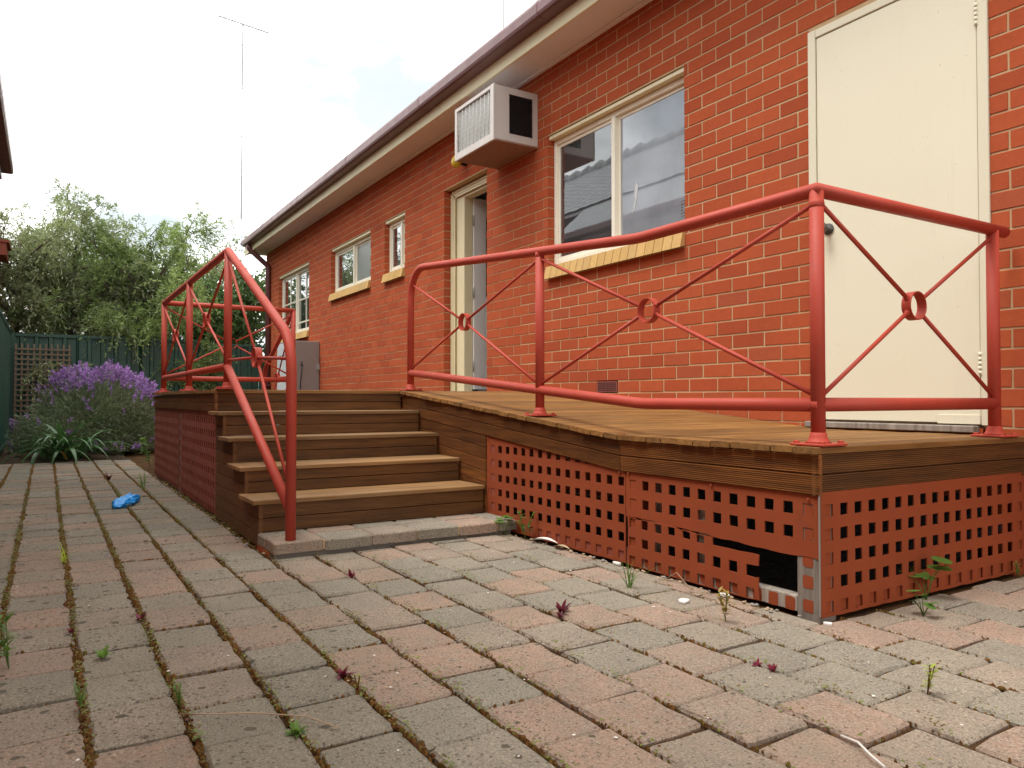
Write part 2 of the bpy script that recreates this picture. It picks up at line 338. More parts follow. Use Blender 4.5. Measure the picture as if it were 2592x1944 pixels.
# ------------------------------------------------------------------ ground
g = MB(); g.add([(-90, -90, -.86), (90, -90, -.86), (90, 90, -.86), (-90, 90, -.86)], [(0, 1, 2, 3)])
g.build('ground', 'soil', kind='structure')
XE = -10.6      # far end of the paving
pv = MB(); pv.add([(XE, -4.05, -.784), (5.2, -4.05, -.784), (5.2, -.002, -.784), (XE, -.002, -.784)], [(0, 1, 2, 3)])
PAV = pv.build('paving', 'joint_fill', kind='structure')
def paver_mb(mb, cx, cy, w, d, top, h=.05, jit=.0035, ch=.007, tilt=(0, 0), rot=0.0, R=rnd):
    ring = []
    hx, hy = w/2, d/2
    c = min(.010, hx*.3, hy*.3)
    base = [(-hx+c,-hy),(0,-hy),(hx-c,-hy),(hx,-hy+c),(hx,0),(hx,hy-c),(hx-c,hy),(0,hy),(-hx+c,hy),(-hx,hy-c),(-hx,0),(-hx,-hy+c)]
    for x, y in base: ring.append((x+R.uniform(-jit, jit), y+R.uniform(-jit, jit)))
    V = []; k = len(ring); cr, sr = math.cos(rot), math.sin(rot)
    for sc, z in ((1, -h), (1, -ch), (None, 0)):
        for x, y in ring:
            if sc is None:
                l = math.hypot(x, y); x -= x/l*ch*1.1*(.7+R.random()*.8); y -= y/l*ch*1.1*(.7+R.random()*.8)
            V.append((cx+x*cr-y*sr, cy+x*sr+y*cr, top+z+x*tilt[0]+y*tilt[1]))
    V.append((cx, cy, top+.0005))
    F = [(j*k+i, j*k+(i+1) % k, (j+1)*k+(i+1) % k, (j+1)*k+i) for j in (0, 1) for i in range(k)]
    F += [(2*k+i, 2*k+(i+1) % k, 3*k) for i in range(k)]
    mb.add(V, F)
PX, PY = .2345, .197
cells = []
ph = {6: .13, 5: .02, 4: .13, 3: .02, 2: .03, 1: .12}
def solid_at(x, y):      # where the paving is covered by the deck or the garden bed
    if y > -1.395 and x < 2.10: return True
    if y > -2.655 and x < .165: return True
    if x < -6.5 and y < -2.95+ .35*math.sin(x*1.7): return True
    return False
for k in range(-9, 13):
    y1 = -1.682-PY*(k-1); y0 = y1-PY
    if y1 > .05 or y0 < -4.2: continue
    p0 = (.125 if k % 2 == 0 else .012)+rnd.uniform(-.012, .012)
    i0 = int((XE)/PX)-1
    for i in range(i0, int(5.2/PX)+1):
        xa = i*PX+p0; xb = xa+PX; ya, yb = y0, min(y1, -.004)
        if yb-ya < .04: continue
        # clip against deck and step
        if yb > -1.395 and xa < 2.105:
            if ya < -1.43: yb = -1.398
            elif xb > 2.15: xa = 2.108
            else: continue
        if yb > -2.655 and xa < .17:
            if ya < -2.69: yb = -2.657
            elif xb > .20: xa = .172
            else: continue
        if solid_at((xa+xb)/2, (ya+yb)/2) or xb < XE+.2: continue
        cells.append((xa, xb, ya, yb))
def area(c):
    m = ((c[0]+c[1])/2, (c[2]+c[3])/2, GZ)
    return (Vector(m)-CAM).length if seen(m, 90) else 99+(Vector(m)-CAM).length
cells.sort(key=area)
shared = {0: [], 1: []}
for q in range(14):
    for e_ in (0, 1): mb = MB(); paver_mb(mb, 0, 0, PX-(.0095, .0135)[e_], PY-(.0065, .0095)[e_], 0, R=random.Random(q), jit=.004); shared[e_].append(mb.mesh('paver', 'paver'))
stuff = MB(); moved = set()
for q, (xa, xb, ya, yb) in enumerate(cells):
    w, d = xb-xa, yb-ya; cx, cy = (xa+xb)/2, (ya+yb)/2; dz = rnd.uniform(-.006, .003); tl = (rnd.uniform(-.012, .012), rnd.uniform(-.014, .014)); rz = rnd.uniform(-.013, .013)
    cx += rnd.uniform(-.003, .003); cy += rnd.uniform(-.003, .003)
    full = abs(w-PX) < .002 and abs(d-PY) < .002
    if q < 299:
        if full:
            o = put('paver', shared[1 if cy < -2.45-.5*rnd.random() else 0][rnd.randrange(14)], PAV, (cx, cy, GZ+dz)); o.rotation_euler = (tl[1], -tl[0], rz)
        else:
            mb = MB(); paver_mb(mb, 0, 0, w-.007, d-.006, 0); put('paver', mb.mesh('paver', 'paver'), PAV, (cx, cy, GZ+dz))
    else: paver_mb(stuff, cx, cy, w-.007, d-.013, GZ+dz, tilt=(tl[0]*.6, tl[1]*.6), rot=rz)
stuff.build('paver', 'paver', PAV, kind='stuff')

# moss cushions in the joints
def moss_patch():
    V, F = [], []
    def blob(x, y, z, rx, ry, h):
        o = len(V); a0 = rnd.random()*6.28; k = 6
        for j, (s, t) in enumerate(((1, 0), (.72, .62))):
            for i in range(k):
                a = a0+i*2*math.pi/k; q = rnd.uniform(.8, 1.2); V.append((x+rx*s*q*math.cos(a), y+ry*s*q*math.sin(a), z+h*t*rnd.uniform(.85, 1.15)))
        V.append((x, y, z+h)); 
        for i in range(k):
            F.append((o+i, o+(i+1) % k, o+k+(i+1) % k, o+k+i)); F.append((o+k+i, o+k+(i+1) % k, o+2*k, o+2*k))
    for k in range(-8, 13):
        y = -1.682-PY*(k-1)
        if y > -.05 or y < -4.0: continue
        x = -6.2; thick = .5
        while x < 4.2:
            thick = min(1, max(0, thick+rnd.uniform(-.16, .16)))
            side = min(1, max(.30, (-1.9-y)/1.3))
            x += rnd.uniform(.0015, .0065)/(.35+.9*side)
            if solid_at(x, y) or not seen((x, y, GZ), 20): continue
            if rnd.random() > (.35+.75*thick)*side+.18: continue
            s = rnd.uniform(.5, 1.15)*(.45+.65*thick)*(.55+.5*side)
            blob(x, y+rnd.gauss(0, .0022+.0034*side), GZ-.008, .0085*s*rnd.uniform(.8, 1.6), .0070*s, .006+.010*s*rnd.random())
    for (xa, xb, ya, yb) in cells[:360]:
        if (ya+yb)/2 > -1.5 and rnd.random() < .4: continue
        th = rnd.random()
        y = ya
        while y < yb:
            y += rnd.uniform(.003, .010)
            if rnd.random() > .03+.38*th*th: continue
            s = rnd.uniform(.5, 1.0)*(.35+.7*th*th)
            blob(xb+rnd.gauss(0, .002), y, GZ-.009, .0055*s, .008*s, .005+.007*s*rnd.random())
    tri = [f[:3] for f in F if f[2] == f[3]]; qd = [f for f in F if f[2] != f[3]]
    me = bpy.data.meshes.new('moss'); me.from_pydata(V, [], qd+tri); me.materials.append(M['moss'])
    me.polygons.foreach_set('use_smooth', [True]*len(me.polygons)); me.update(); return me
put('moss', moss_patch(), label='brown and green moss growing in the paving joints', category='moss', kind='stuff')

# ------------------------------------------------------------------ house
CH, BL, BH = .086, .24, .12
X0, X1, ZT = -10.95, 5.2, 2.72
HOUSE = thing('brick_house', 'long red brick house with cream eaves and a maroon gutter beside the paved yard', 'house', (0, 0, GZ))
HOUSE_OFF = Vector((0, 0, GZ))
def H(name, mb, mats, parent=None, **t):      # child of the house (vertices given in world space)
    mb.v = [(x, y, z-GZ) for x, y, z in mb.v]
    return mb.build(name, mats, parent or HOUSE, **t)
def Hs(name, mb, mats, parent, **t):          # sub-part: parent is a mesh part at the house's own origin
    mb.v = [(x, y, z-GZ) for x, y, z in mb.v]
    return mb.build(name, mats, parent, **t)
OPEN = [(-10.04, -8.21, .98, 2.138), (-7.12, -5.54, 1.42, 2.138), (-5.06, -4.45, 1.42, 2.138), (-3.42, -2.52, .0, 2.138), (-1.495, .085, .98, 2.138), (1.036, 1.96, -.20, 1.954), (-.84, -.602, .003, .088)]
DEP = .105
def wall_sheet():
    e = .004
    op = [(a-e, b+e, c-e, d+e) for a, b, c, d in OPEN]
    xs = sorted({X0+e, X1} | {v for o in op for v in o[:2]}); zs = sorted({-.86, ZT} | {v for o in op for v in o[2:]})
    hole = lambda x, z: any(a < x < b and c < z < d for a, b, c, d in op)
    vi = {}; V = []; F = []
    def vid(x, y, z):
        k = (round(x, 4), y, round(z, 4))
        if k not in vi: vi[k] = len(V); V.append((x, y, z))
        return vi[k]
    nx, nzz = len(xs)-1, len(zs)-1
    sol = [[not hole((xs[i]+xs[i+1])/2, (zs[j]+zs[j+1])/2) for j in range(nzz)] for i in range(nx)]
    y0, y1 = .0032, DEP
    for i in range(nx):
        for j in range(nzz):
            if not sol[i][j]: continue
            a, b, c, d = xs[i], xs[i+1], zs[j], zs[j+1]
            F.append([vid(a,y0,c), vid(b,y0,c), vid(b,y0,d), vid(a,y0,d)]); F.append([vid(a,y1,d), vid(b,y1,d), vid(b,y1,c), vid(a,y1,c)])
            for di, dj, p, q in ((-1, 0, (a, d), (a, c)), (1, 0, (b, c), (b, d)), (0, -1, (a, c), (b, c)), (0, 1, (b, d), (a, d))):
                ii, jj = i+di, j+dj
                if 0 <= ii < nx and 0 <= jj < nzz and sol[ii][jj]: continue
                F.append([vid(p[0],y0,p[1]), vid(p[0],y1,p[1]), vid(q[0],y1,q[1]), vid(q[0],y0,q[1])])
    mb = MB(); mb.add(V, F); return mb
w = wall_sheet()
w.box((X0+.004, DEP+.002, -.86), (X0+.12, 8.0, ZT)); w.box((X1-.12, DEP+.002, -.86), (X1, 8.0, ZT)); w.box((X0+.122, 7.88, -.86), (X1-.122, 8.0, ZT))
WALL = H('wall', w, 'mortar')
bricks = []
for c in range(-9, 32):
    z0, z1 = c*CH+.005, (c+1)*CH-.005; z1 = min(z1, ZT-.002)
    off = 0.0 if c % 2 else BH
    zm = (z0+z1)/2
    spans = [(X0, X1)]
    for a, b, lo, hi in OPEN:
        if lo-.01 < zm < hi+.005 or (lo < z1-.03 and z0+.03 < hi):
            ns = []
            for s, e in spans:
                if b <= s or a >= e: ns.append((s, e)); continue
                if a > s: ns.append((s, a))
                if b < e: ns.append((b, e))
            spans = ns
    for s, e in spans:
        k0 = math.floor((s-off)/BL)-1
        for k in range(k0, k0+int((e-s)/BL)+4):
            a = max(s, off+k*BL+.005); b = min(e, off+(k+1)*BL-.005)
            if b-a > .018: bricks.append((a, b, z0, z1))
def bsize(b):
    m = Vector(((b[0]+b[1])/2, 0, (b[2]+b[3])/2)); 
    hid = (m.z < -.02 and m.x < -1.3) or (m.z < -.1 and m.x < 1.0) or (m.z < -.2 and m.x < 2.08)
    return (m-CAM).length+(0 if seen(m, 30) and not hid else 50)+(.5 if b[1]-b[0] < .1 else 0)
bricks.sort(key=bsize)
bshare = {}
st = MB()
for q, (a, b, z0, z1) in enumerate(bricks):
    if q < 299:
        w_, h_ = round(b-a, 3), round(z1-z0, 3)
        key = (w_, h_, rnd.randrange(5))
        if key not in bshare:
            mb = MB(); mb.box((-w_/2, 0, -h_/2), (w_/2, DEP-.001, h_/2), 0, .0018)
            mb.v = [(x+rnd.uniform(-.0013, .0013), y+rnd.uniform(-.0004, .0004), z+rnd.uniform(-.0012, .0012)) if y < .01 else (x, y, z) for x, y, z in mb.v]; bshare[key] = mb.mesh('brick', 'brick')
        put('brick', bshare[key], HOUSE, ((a+b)/2, rnd.uniform(-.0014, .0014), (z0+z1)/2-GZ))
    else:
        dy = rnd.uniform(-.001, .001); st.box((a, dy, z0), (b, DEP-.001, z1))
H('brick', st, 'brick', kind='stuff')
# rooms behind the openings
def room(x0, x1, z0, z1, depth, mat='interior'):
    mb = MB(); y0, y1 = DEP+.004, DEP+depth
    mb.add([(x0,y0,z0),(x1,y0,z0),(x1,y1,z0),(x0,y1,z0),(x0,y0,z1),(x1,y0,z1),(x1,y1,z1),(x0,y1,z1)], [(0,1,2,3),(7,6,5,4),(1,5,6,2),(2,6,7,3),(3,7,4,0)])
    return H('room_wall', mb, mat)
room(-10.3, -7.9, -.1, 2.5, 2.5); room(-7.7, -4.2, -.1, 2.5, 2.0); room(-4.0, -2.0, -.02, 2.4, 3.0); room(-1.9, .6, -.1, 2.5, 3.0)
# windows
def window(x0, x1, z0, z1, mull, sash, sill_z, grids=(), label=None):
    f = MB(); t = .042; ya, yb = .062, .118
    f.box((x0+.002, ya, z0), (x0+t, yb, z1), 0, .003); f.box((x1-t, ya, z0), (x1-.002, yb, z1), 0, .003)
    f.box((x0+t+.001, ya+.001, z1-t), (x1-t-.001, yb, z1-.001), 0, .003); f.box((x0+t+.001, ya+.001, z0), (x1-t-.001, yb, z0+t), 0, .003)
    for m in mull: f.box((m-.02, ya-.006, z0+t+.001), (m+.02, yb-.002, z1-t-.001), 0, .003)
    fr = H('window', f, 'frame_cream')
    if label: fr['label'] = label
    # timber head lining under the brick lintel
    hd = MB(); hd.box((x0+.003, .012, z1+.001), (x1-.003, .112, z1+.026)); Hs('head', hd, 'cream', fr)
    # inner sash, panes
    edges = [x0+t]+list(mull)+[x1-t]
    for i in range(len(edges)-1):
        a, b = edges[i]+.018*(i > 0)+.002, edges[i+1]-.018*(i < len(edges)-2)-.002; c, d = z0+t+.002, z1-t-.002; mt = sash[i]
        s = MB(); q = .024; yy = .078+.012*(i % 2)
        s.box((a, yy, c), (a+q, yy+.018, d)); s.box((b-q, yy, c), (b, yy+.018, d)); s.box((a+q, yy, c), (b-q, yy+.018, c+q)); s.box((a+q, yy, d-q), (b-q, yy+.018, d))
        Hs('sash', s, 'frame_cream', fr)
        p = MB(); p.box((a+q-.004, yy+.007, c+q-.004), (b-q+.004, yy+.011, d-q+.004)); Hs('pane', p, 'glass' if mt == 'screen' else mt, fr)
        if mt == 'screen':
            p = MB(); p.box((a+q-.006, yy+.0125, c+q-.006), (b-q+.006, yy+.0135, d-q+.006)); Hs('fly_screen', p, 'fly_screen', fr)
        if i in dict(grids):
            gx, gz = dict(grids)[i]; s = MB()
            for x in gx: s.box((x-.011, yy-.004, c+q), (x+.011, yy+.006, d-q))
            for zz_ in gz: s.box((a+q, yy-.0055, zz_-.011), (b-q, yy+.0045, zz_+.011))
            Hs('glazing_bar', s, 'frame_cream', fr)
    # sloping brick sill, each brick on edge
    if sill_z:
        nb = max(4, round((x1-x0)/.0865)); pit = (x1-x0+.01)/nb
        prof = [(-.045, sill_z), (.07, sill_z+.03), (.07, z0-.006), (-.020, sill_z+.105)]
        mo = MB(); mo.prism([(-.036, sill_z+.006), (.066, sill_z+.03), (.066, z0-.012), (-.014, sill_z+.098)], (x0+.004, 0, 0), (x1-.004, 0, 0), (0, 1, 0), (0, 0, 1)); Hs('sill', mo, 'mortar', fr)
        for k in range(nb):
            a = x0-.005+k*pit; mb = MB(); mb.prism(prof, (a+.003, 0, 0), (a+pit-.003, 0, 0), (0, 1, 0), (0, 0, 1))
            Hs('sill_brick', mb, 'yellow_brick', fr)
    return fr
W1 = window(-1.495, .085, 1.062, 2.110, (-.715,), ('screen', 'glass_hazed'), .942, label='large window with a dark left pane and a pale right pane with an added sheet behind')
W4 = window(-7.12, -5.54, 1.505, 2.110, (-6.32,), ('screen', 'frosted'), 1.38)
W3 = window(-5.06, -4.45, 1.505, 2.110, (-4.68,), ('screen', 'glass'), 1.38)
W5 = window(-10.04, -8.21, 1.062, 2.110, (-9.13,), ('screen', 'glass_dark'), .942, grids=((0, ((-9.55,), (1.62, 1.24))), (1, ((-8.66,), (1.62, 1.24)))))
cu = MB()  # pale pleated sheet added behind the right pane to brighten it
for i in range(17):
    x = -.69+.045*i; cu.box((x, .20+.012*math.sin(i*1.7), 1.02), (x+.0445, .205+.012*math.sin(i*1.7), 2.12))
Hs('pale_backing', cu, 'pale_backing', W1)
stk = MB(); stk.box((-.052, .0975, 1.165), (.018, .0985, 1.315)); s_ = Hs('sticker', stk, ['flake_white'], W1)
tx = MB()
for i in range(6):
    for k in range(3):
        if rnd.random() < .85: tx.box((-.045+k*.02, .0965, 1.18+i*.02), (-.033+k*.02+rnd.uniform(-.004, .004), .0972, 1.188+i*.02))
Hs('sticker', tx, 'dark_plastic', W1)
mk = MB()       # bird smear on the pane
mk.add([(-.545, .0955, 1.31), (-.515, .0955, 1.40), (-.52, .0955, 1.48), (-.50, .0955, 1.53), (-.478, .0955, 1.49), (-.49, .0955, 1.42), (-.52, .0955, 1.33)], [tuple(range(7))])
Hs('smear', mk, 'box_pale', W1)
# air vent
v = MB(); v.box((-.837, -.002, .006), (-.606, .06, .085)); VB = H('air_vent', v, 'vent_red')
gr = MB()
for i in range(14): 
    for k in range(5): gr.box((-.828+i*.0154, -.0032, .0135+k*.0135), (-.8175+i*.0154, .001, .0225+k*.0135))
Hs('grille_hole', gr, 'black', VB)
# recessed side door, standing open inwards
d = MB(); xa, xb, zb = -3.42, -2.52, 2.138
for x_0, x_1 in ((xa+.002, xa+.05), (xb-.05, xb-.002)): d.box((x_0, .085, .01), (x_1, .205, zb-.045), 0, .004)
d.box((xa+.002, .085, zb-.044), (xb-.002, .205, zb-.002), 0, .004)
for k, (q, y) in enumerate(((.012, .070), (.036, .078), (.058, .092))):      # moulded architrave steps
    d.box((xa+.002+q, y, .01), (xa+.022+q, .0845, zb-.02-q)); d.box((xa+.023+q, y+.001, zb-.022-q), (xb-.01, .0845, zb-.002-q))
d.box((xa+.051, .11, .01), (xa+.24, .21, zb-.0445), 0, .004); d.box((xa+.051, .111, zb-.105), (xb-.051, .209, zb-.0455), 0, .003)
DF = H('door_frame', d, 'cream')
lf = MB(); lx = -3.165
lf.box((lx-.036, .215, .055), (lx, .36, 2.035), 0, .003); lf.box((lx-.036, .361, .055), (lx, .83, 1.02), 0, .002); lf.box((lx-.036, .361, 1.86), (lx, .83, 2.035), 0, .002); lf.box((lx-.036, .831, .055), (lx, 1.03, 2.035), 0, .003)
LF = H('door', lf, 'door_white')
gp = MB(); gp.box((lx-.022, .362, 1.021), (lx-.016, .829, 1.859)); Hs('pane', gp, 'frosted', LF)
hg = MB()
for z in (1.80, 1.05, .29): hg.box((-3.20, .2105, z-.05), (-3.16, .2145, z+.05)); hg.tube([(-3.161, .2105, z-.055), (-3.161, .2105, z+.055)], .007, 8)
Hs('hinge', hg, 'steel', LF)
mt = MB(); mt.box((-3.1, .22, .02), (-2.56, .8, .05), 0, .006); H('door_mat', mt, 'dark_plastic')
th = MB(); th.box((xa+.004, .012, -.03), (xb-.004, .21, .012)); H('threshold', th, 'grey_timber')
# flush cream door
d = MB(); a, b, zt = 1.036, 1.96, 1.954
d.box((a, -.012, -.165), (a+.047, .10, zt), 0, .003); d.box((b-.045, -.012, -.165), (b, .10, zt), 0, .003); d.box((a+.048, -.0115, zt-.046), (b-.046, .10, zt-.001), 0, .003)
DF2 = H('door_frame', d, 'door_cream')
lf = MB(); lf.box((a+.051, -.005, -.155), (b-.049, .035, zt-.05), 0, .002); lf.box((1.72, -.009, -.16), (b-.05, -.0052, -.118), 0, .001)
lf.box((a+.048, .0355, -.19), (b-.046, .06, zt-.047), 0)
LF2 = H('door', lf, 'door_leaf', label='cream flush door with a dark round knob')
kb = MB(); kb.lathe([(.030, 0), (.031, .006), (.012, .010), (.011, .034), (.022, .040), (.029, .052), (.026, .066), (.012, .074)], (1.155, -.0055, .855), (0, -1, 0), 18); Hs('knob', kb, 'brass_dark', LF2)
hg = MB()
for z in (1.675, .11):
    for k in range(5): hg.tube([(1.914, -.012, z-.05+k*.0205), (1.914, -.012, z-.05+k*.0205+.0185)], .0075, 10)
Hs('hinge', hg, 'door_cream', LF2)
sl = MB(); sl.box((a-.01, -.05, -.197), (b-.06, .06, -.166), 0, .004); H('threshold', sl, 'grey_timber')
# eaves
ev = MB(); ev.box((X0-.25, -.325, ZT), (X1, .0, ZT+.006)); ev.box((X0-.25, .0, ZT), (X0-.002, 8.3, ZT+.006)); H('soffit', ev, 'soffit')
qd = MB(); qd.box((X0+.01, -.042, ZT-.02), (X1, -.002, ZT-.001), 0, .004); H('cornice_strip', qd, 'soffit')
fa = MB(); [fa.box((a_, -.348+.0015*(k_ % 2), 2.683+.001*(k_ % 2)), (a_+4.197, -.326, 2.86), 0, .003) for k_, a_ in enumerate((X0-.26, X0+3.94, X0+8.14, X0+12.34))]; H('fascia', fa, 'cream')
ba = MB(); e0 = (X0-.262, -.34, 2.70); 
ba.prism([(-.012, 0), (.012, 0), (.012, .17), (-.012, .17)], (X0-.262, -.30, 2.705), (X0-.262, 4.1, 2.705+4.4*.40), (1, 0, 0), (0, 0, 1)); H('barge_board', ba, 'gutter_maroon')
gu = MB(); gprof = [(-.350, 2.79), (-.440, 2.79), (-.462, 2.80), (-.470, 2.82), (-.470, 2.885), (-.462, 2.905), (-.446, 2.925), (-.436, 2.925), (-.440, 2.915), (-.452, 2.895), (-.458, 2.82), (-.350, 2.80)]
gu.prism(gprof, (-10.90, 0, 0), (X1, 0, 0), (0, 1, 0), (0, 0, 1)); H('gutter', gu, 'gutter_maroon')
for i in range(7):
    gj = MB(); xj = -9.4+i*2.1; gj.prism([(y-.0025 if y < -.40 else y, z-.0025 if z < 2.85 else z+.0015) for y, z in gprof], (xj, 0, 0), (xj+.05, 0, 0), (0, 1, 0), (0, 0, 1)); H('gutter_joint', gj, 'gutter_maroon')
ro = MB()
pr_ = [(-.43, 2.905), (4.0, 2.905+4.43*.40), (8.43, 2.905), (8.43, 2.88), (4.0, 2.87+4.43*.40), (-.41, 2.885)]
ro.prism(pr_, (X0-.28, 0, 0), (X1, 0, 0), (0, 1, 0), (0, 0, 1))
for i in range(82):
    x = X0-.2+i*.2; ro.prism([(-.012, 0), (.012, 0), (.008, .02), (-.008, .02)], (x, -.428, 2.9065), (x, 3.98, 2.9065+4.41*.40), (1, 0, 0), (0, 0, 1))
H('roof', ro, 'roof_maroon')
dp = MB(); dx = -10.62
dp.tube(fillet([(dx, -.40, 2.80), (dx, -.40, 2.72), (dx, -.05, 2.42), (dx, -.05, -.78)], (.05, .06), 4), .046, 12)
for z in (1.6, .2): dp.box((dx-.07, -.10, z), (dx+.07, -.001, z+.03))
H('downpipe', dp, 'gutter_maroon')

# ------------------------------------------------------------------ things on the wall
AC = thing('air_conditioner', 'white box air conditioner jutting from the wall under the eave', 'air conditioner', (-1.985, -.22, 2.08))
def rel(o, mb): 
    l = o.location; mb.v = [(x-l[0], y-l[1], z-l[2]) for x, y, z in mb.v]; return mb
x0, x1, y0, z0, z1 = -2.325, -1.645, -.44, 2.085, 2.545
c = MB(); 
c.box((x0, y0+.02, z1-.012), (x1, -.002, z1)); c.box((x0, y0+.02, z0+.012), (x0+.012, -.002, z1-.012)); 
# right side built round its louvre opening
ly0, ly1, lz0, lz1 = -.285, -.055, z0+.075, z1-.055
c.box((x1-.012, y0+.02, z0+.012), (x1, ly0, z1-.012)); c.box((x1-.012, ly1, z0+.012), (x1, -.002, z1-.012)); c.box((x1-.012, ly0, z0+.012), (x1, ly1, lz0)); c.box((x1-.012, ly0, lz1), (x1, ly1, z1-.012))
fr = .05
c.box((x0-.004, y0, z0-.004), (x0+fr*.7, y0+.02, z1+.004), 0, .003); c.box((x1-fr, y0, z0-.004), (x1+.004, y0+.02, z1+.004), 0, .003); c.box((x0+fr*.7, y0+.001, z1-.03), (x1-fr, y0+.02, z1+.003), 0, .003); c.box((x0+fr*.7, y0+.001, z0-.003), (x1-fr, y0+.02, z0+.06), 0, .003)
rel(AC, c).build('casing', 'ac_white', AC)
c = MB(); c.box((x0, y0+.02, z0-.002), (x1, -.002, z0+.0115)); rel(AC, c).build('base_pan', 'ac_rust', AC)
c = MB()
c.box((x0+.036, y0+.0196, z0+.061), (x1-fr-.001, y0+.024, z1-.031)); rel(AC, c).build('condenser_fin', 'fin_metal', AC)
c = MB()
for k in range(9): x = x0+.06+k*.066; c.tube([(x, y0+.009, z0+.05), (x, y0+.009, z1-.03)], .0026, 6)
for k in range(9): z = z0+.09+k*.044; c.tube([(x0+.03, y0+.0075, z), (x1-fr, y0+.0075, z)], .0022, 6)
rel(AC, c).build('wire_guard', 'ac_white', AC)
c = MB()
nl = 24
for k in range(nl):
    z = lz0+(lz1-lz0)*k/nl; c.prism([(-.010, 0), (.004, -.006), (.004, -.002), (-.010, .005)], (x1, ly0+.001, z+.008), (x1, ly1-.001, z+.008), (1, 0, 0), (0, 0, 1))
c.box((x1-.04, ly0, lz0), (x1-.030, ly1, lz1)); rel(AC, c).build('side_louvre', 'dark_plastic', AC)
YL = thing('bulkhead_light', 'small round yellow light on the wall under the air conditioner', 'light', (-2.93, 0, 2.30))
c = MB(); c.lathe([(.03, 0), (.028, .06), (.035, .07)], (0, -.002, 0), (0, -1, 0), 14); c.build('bracket', 'dark_plastic', YL)
c = MB(); c.lathe([(.030, .0), (.055, .012), (.066, .035), (.060, .06), (.035, .078), (.01, .083)], (0, -.073, 0), (0, -1, 0), 20); c.build('lens', 'yellow_plastic', YL)
HB = thing('heater_cabinet', 'grey metal heater cabinet standing on the ground against the far wall', 'heater', (-7.98, -.23, GZ))
c = MB(); c.box((-8.30, -.455, GZ), (-7.64, -.004, .83), 0, .006); rel(HB, c).build('body', 'box_grey', HB)
c = MB(); c.box((-8.29, -.470, GZ+.06), (-7.66, -.456, .80), 0, .004); c.box((-8.2, -.476, .62), (-7.75, -.4705, .74), 0, .002); rel(HB, c).build('front_panel', 'box_pale', HB)
c = MB(); c.tube([(-7.64, -.28, .46), (-7.60, -.28, .46)], .014, 8); c.lathe([(.02, 0), (.02, .012)], (-7.612, -.28, .46), (1, 0, 0), 10); c.box((-7.625, -.287, .47), (-7.612, -.273, .52)); rel(HB, c).build('tap', 'brass_dark', HB)
c = MB(); c.tube([(-7.602, -.28, .455), (-7.60, -.285, .36), (-7.605, -.30, .2), (-7.60, -.305, -.1), (-7.605, -.30, -.74)], .009, 8); rel(HB, c).build('hose', 'dark_plastic', HB)
c = MB(); c.box((-7.66, -.05, .40), (-7.62, -.003, .48), 0, .003); rel(HB, c).build('bracket', 'steel', HB)

# ------------------------------------------------------------------ timber deck
DECK = thing('timber_deck', 'brown timber deck with a ramp, five steps and red lattice skirting', 'deck', (-1.2, -1.2, GZ))
DL = DECK.location
def D(name, mb, mats, **t): return rel(DECK, mb).build(name, mats, DECK, **t)
PZ, LZ, KX, RX = .013, -.205, 1.09, 2.10       # platform height, landing height, kink, right end
SX = -1.302; FY = -1.385; LY = -2.65; BX = -4.38
def rz(x): return PZ if x <= SX else (LZ if x >= KX else PZ+(LZ-PZ)*(x-SX)/(KX-SX))
BW, BT = .0905, .022
def board(xa, xb, ya, yb):
    za, zb = rz(xa), rz(xb); dz = rnd.uniform(-.0012, .0012); mb = MB(); g_ = .0030; e = .003
    V = []
    prof = [(xa+g_, -BT), (xb-g_, -BT), (xb-g_, -e), (xb-g_-e, 0), (xa+g_+e, 0), (xa+g_, -e)]
    for y in (ya, yb):
        for x, h in prof: V.append((x, y, rz(x)+h+dz))
    k = 6
    mb.add(V, [(i, (i+1) % k, k+(i+1) % k, k+i) for i in range(k)]+[tuple(range(k))[::-1], tuple(range(k, 2*k))]); return mb
x = BX
while x < SX-.02:
    xb = min(x+BW, SX); 
    if SX-xb < .03: xb = SX
    D('deck_board', board(x, xb, LY-.012+rnd.uniform(-.002, .002), -.006), 'deck_timber'); x = xb
nb = 37; bw = (RX-SX)/nb
for k in range(nb):
    D('deck_board', board(SX+k*bw, SX+(k+1)*bw, FY-.017+rnd.uniform(-.007, .005), -.006), 'deck_timber')
# reeded boards
def reeded(p0, p1, nrm, h, t=.019, n_=9, up=(0, 0, 1)):
    prof = [(-t, 0), (-.002, .001)]
    for k in range(n_):
        a = .002+(h-.004)*k/n_; b = .002+(h-.004)*(k+1)/n_; m = b-a
        prof += [(-.0055, a), (-.0055, a+m*.30), (-.0004, a+m*.38), (-.0004, a+m*.96)]
    prof += [(-.0055, h-.001), (-t, h)]
    mb = MB(); mb.prism(prof, p0, p1, nrm, up); return mb
S2 = lambda x: rz(x)-BT-.0015
for k in range(2):      # ramp and landing fascia
    b = .0685; z = -(k+1)*b
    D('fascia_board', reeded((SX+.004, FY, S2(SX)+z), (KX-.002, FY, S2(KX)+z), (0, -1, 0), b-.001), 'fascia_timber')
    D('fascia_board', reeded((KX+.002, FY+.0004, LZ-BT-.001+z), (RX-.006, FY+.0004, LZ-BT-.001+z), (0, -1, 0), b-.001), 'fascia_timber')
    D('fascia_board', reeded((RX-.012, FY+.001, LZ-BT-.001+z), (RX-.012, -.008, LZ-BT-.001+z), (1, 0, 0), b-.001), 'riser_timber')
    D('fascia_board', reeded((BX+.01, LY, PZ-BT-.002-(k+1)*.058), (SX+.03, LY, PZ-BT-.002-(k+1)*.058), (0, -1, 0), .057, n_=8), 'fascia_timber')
    D('fascia_board', reeded((BX+.012, LY+.01, PZ-BT-.002-(k+1)*.058), (BX+.012, -.008, PZ-BT-.002-(k+1)*.058), (-1, 0, 0), .057, n_=8), 'riser_timber')
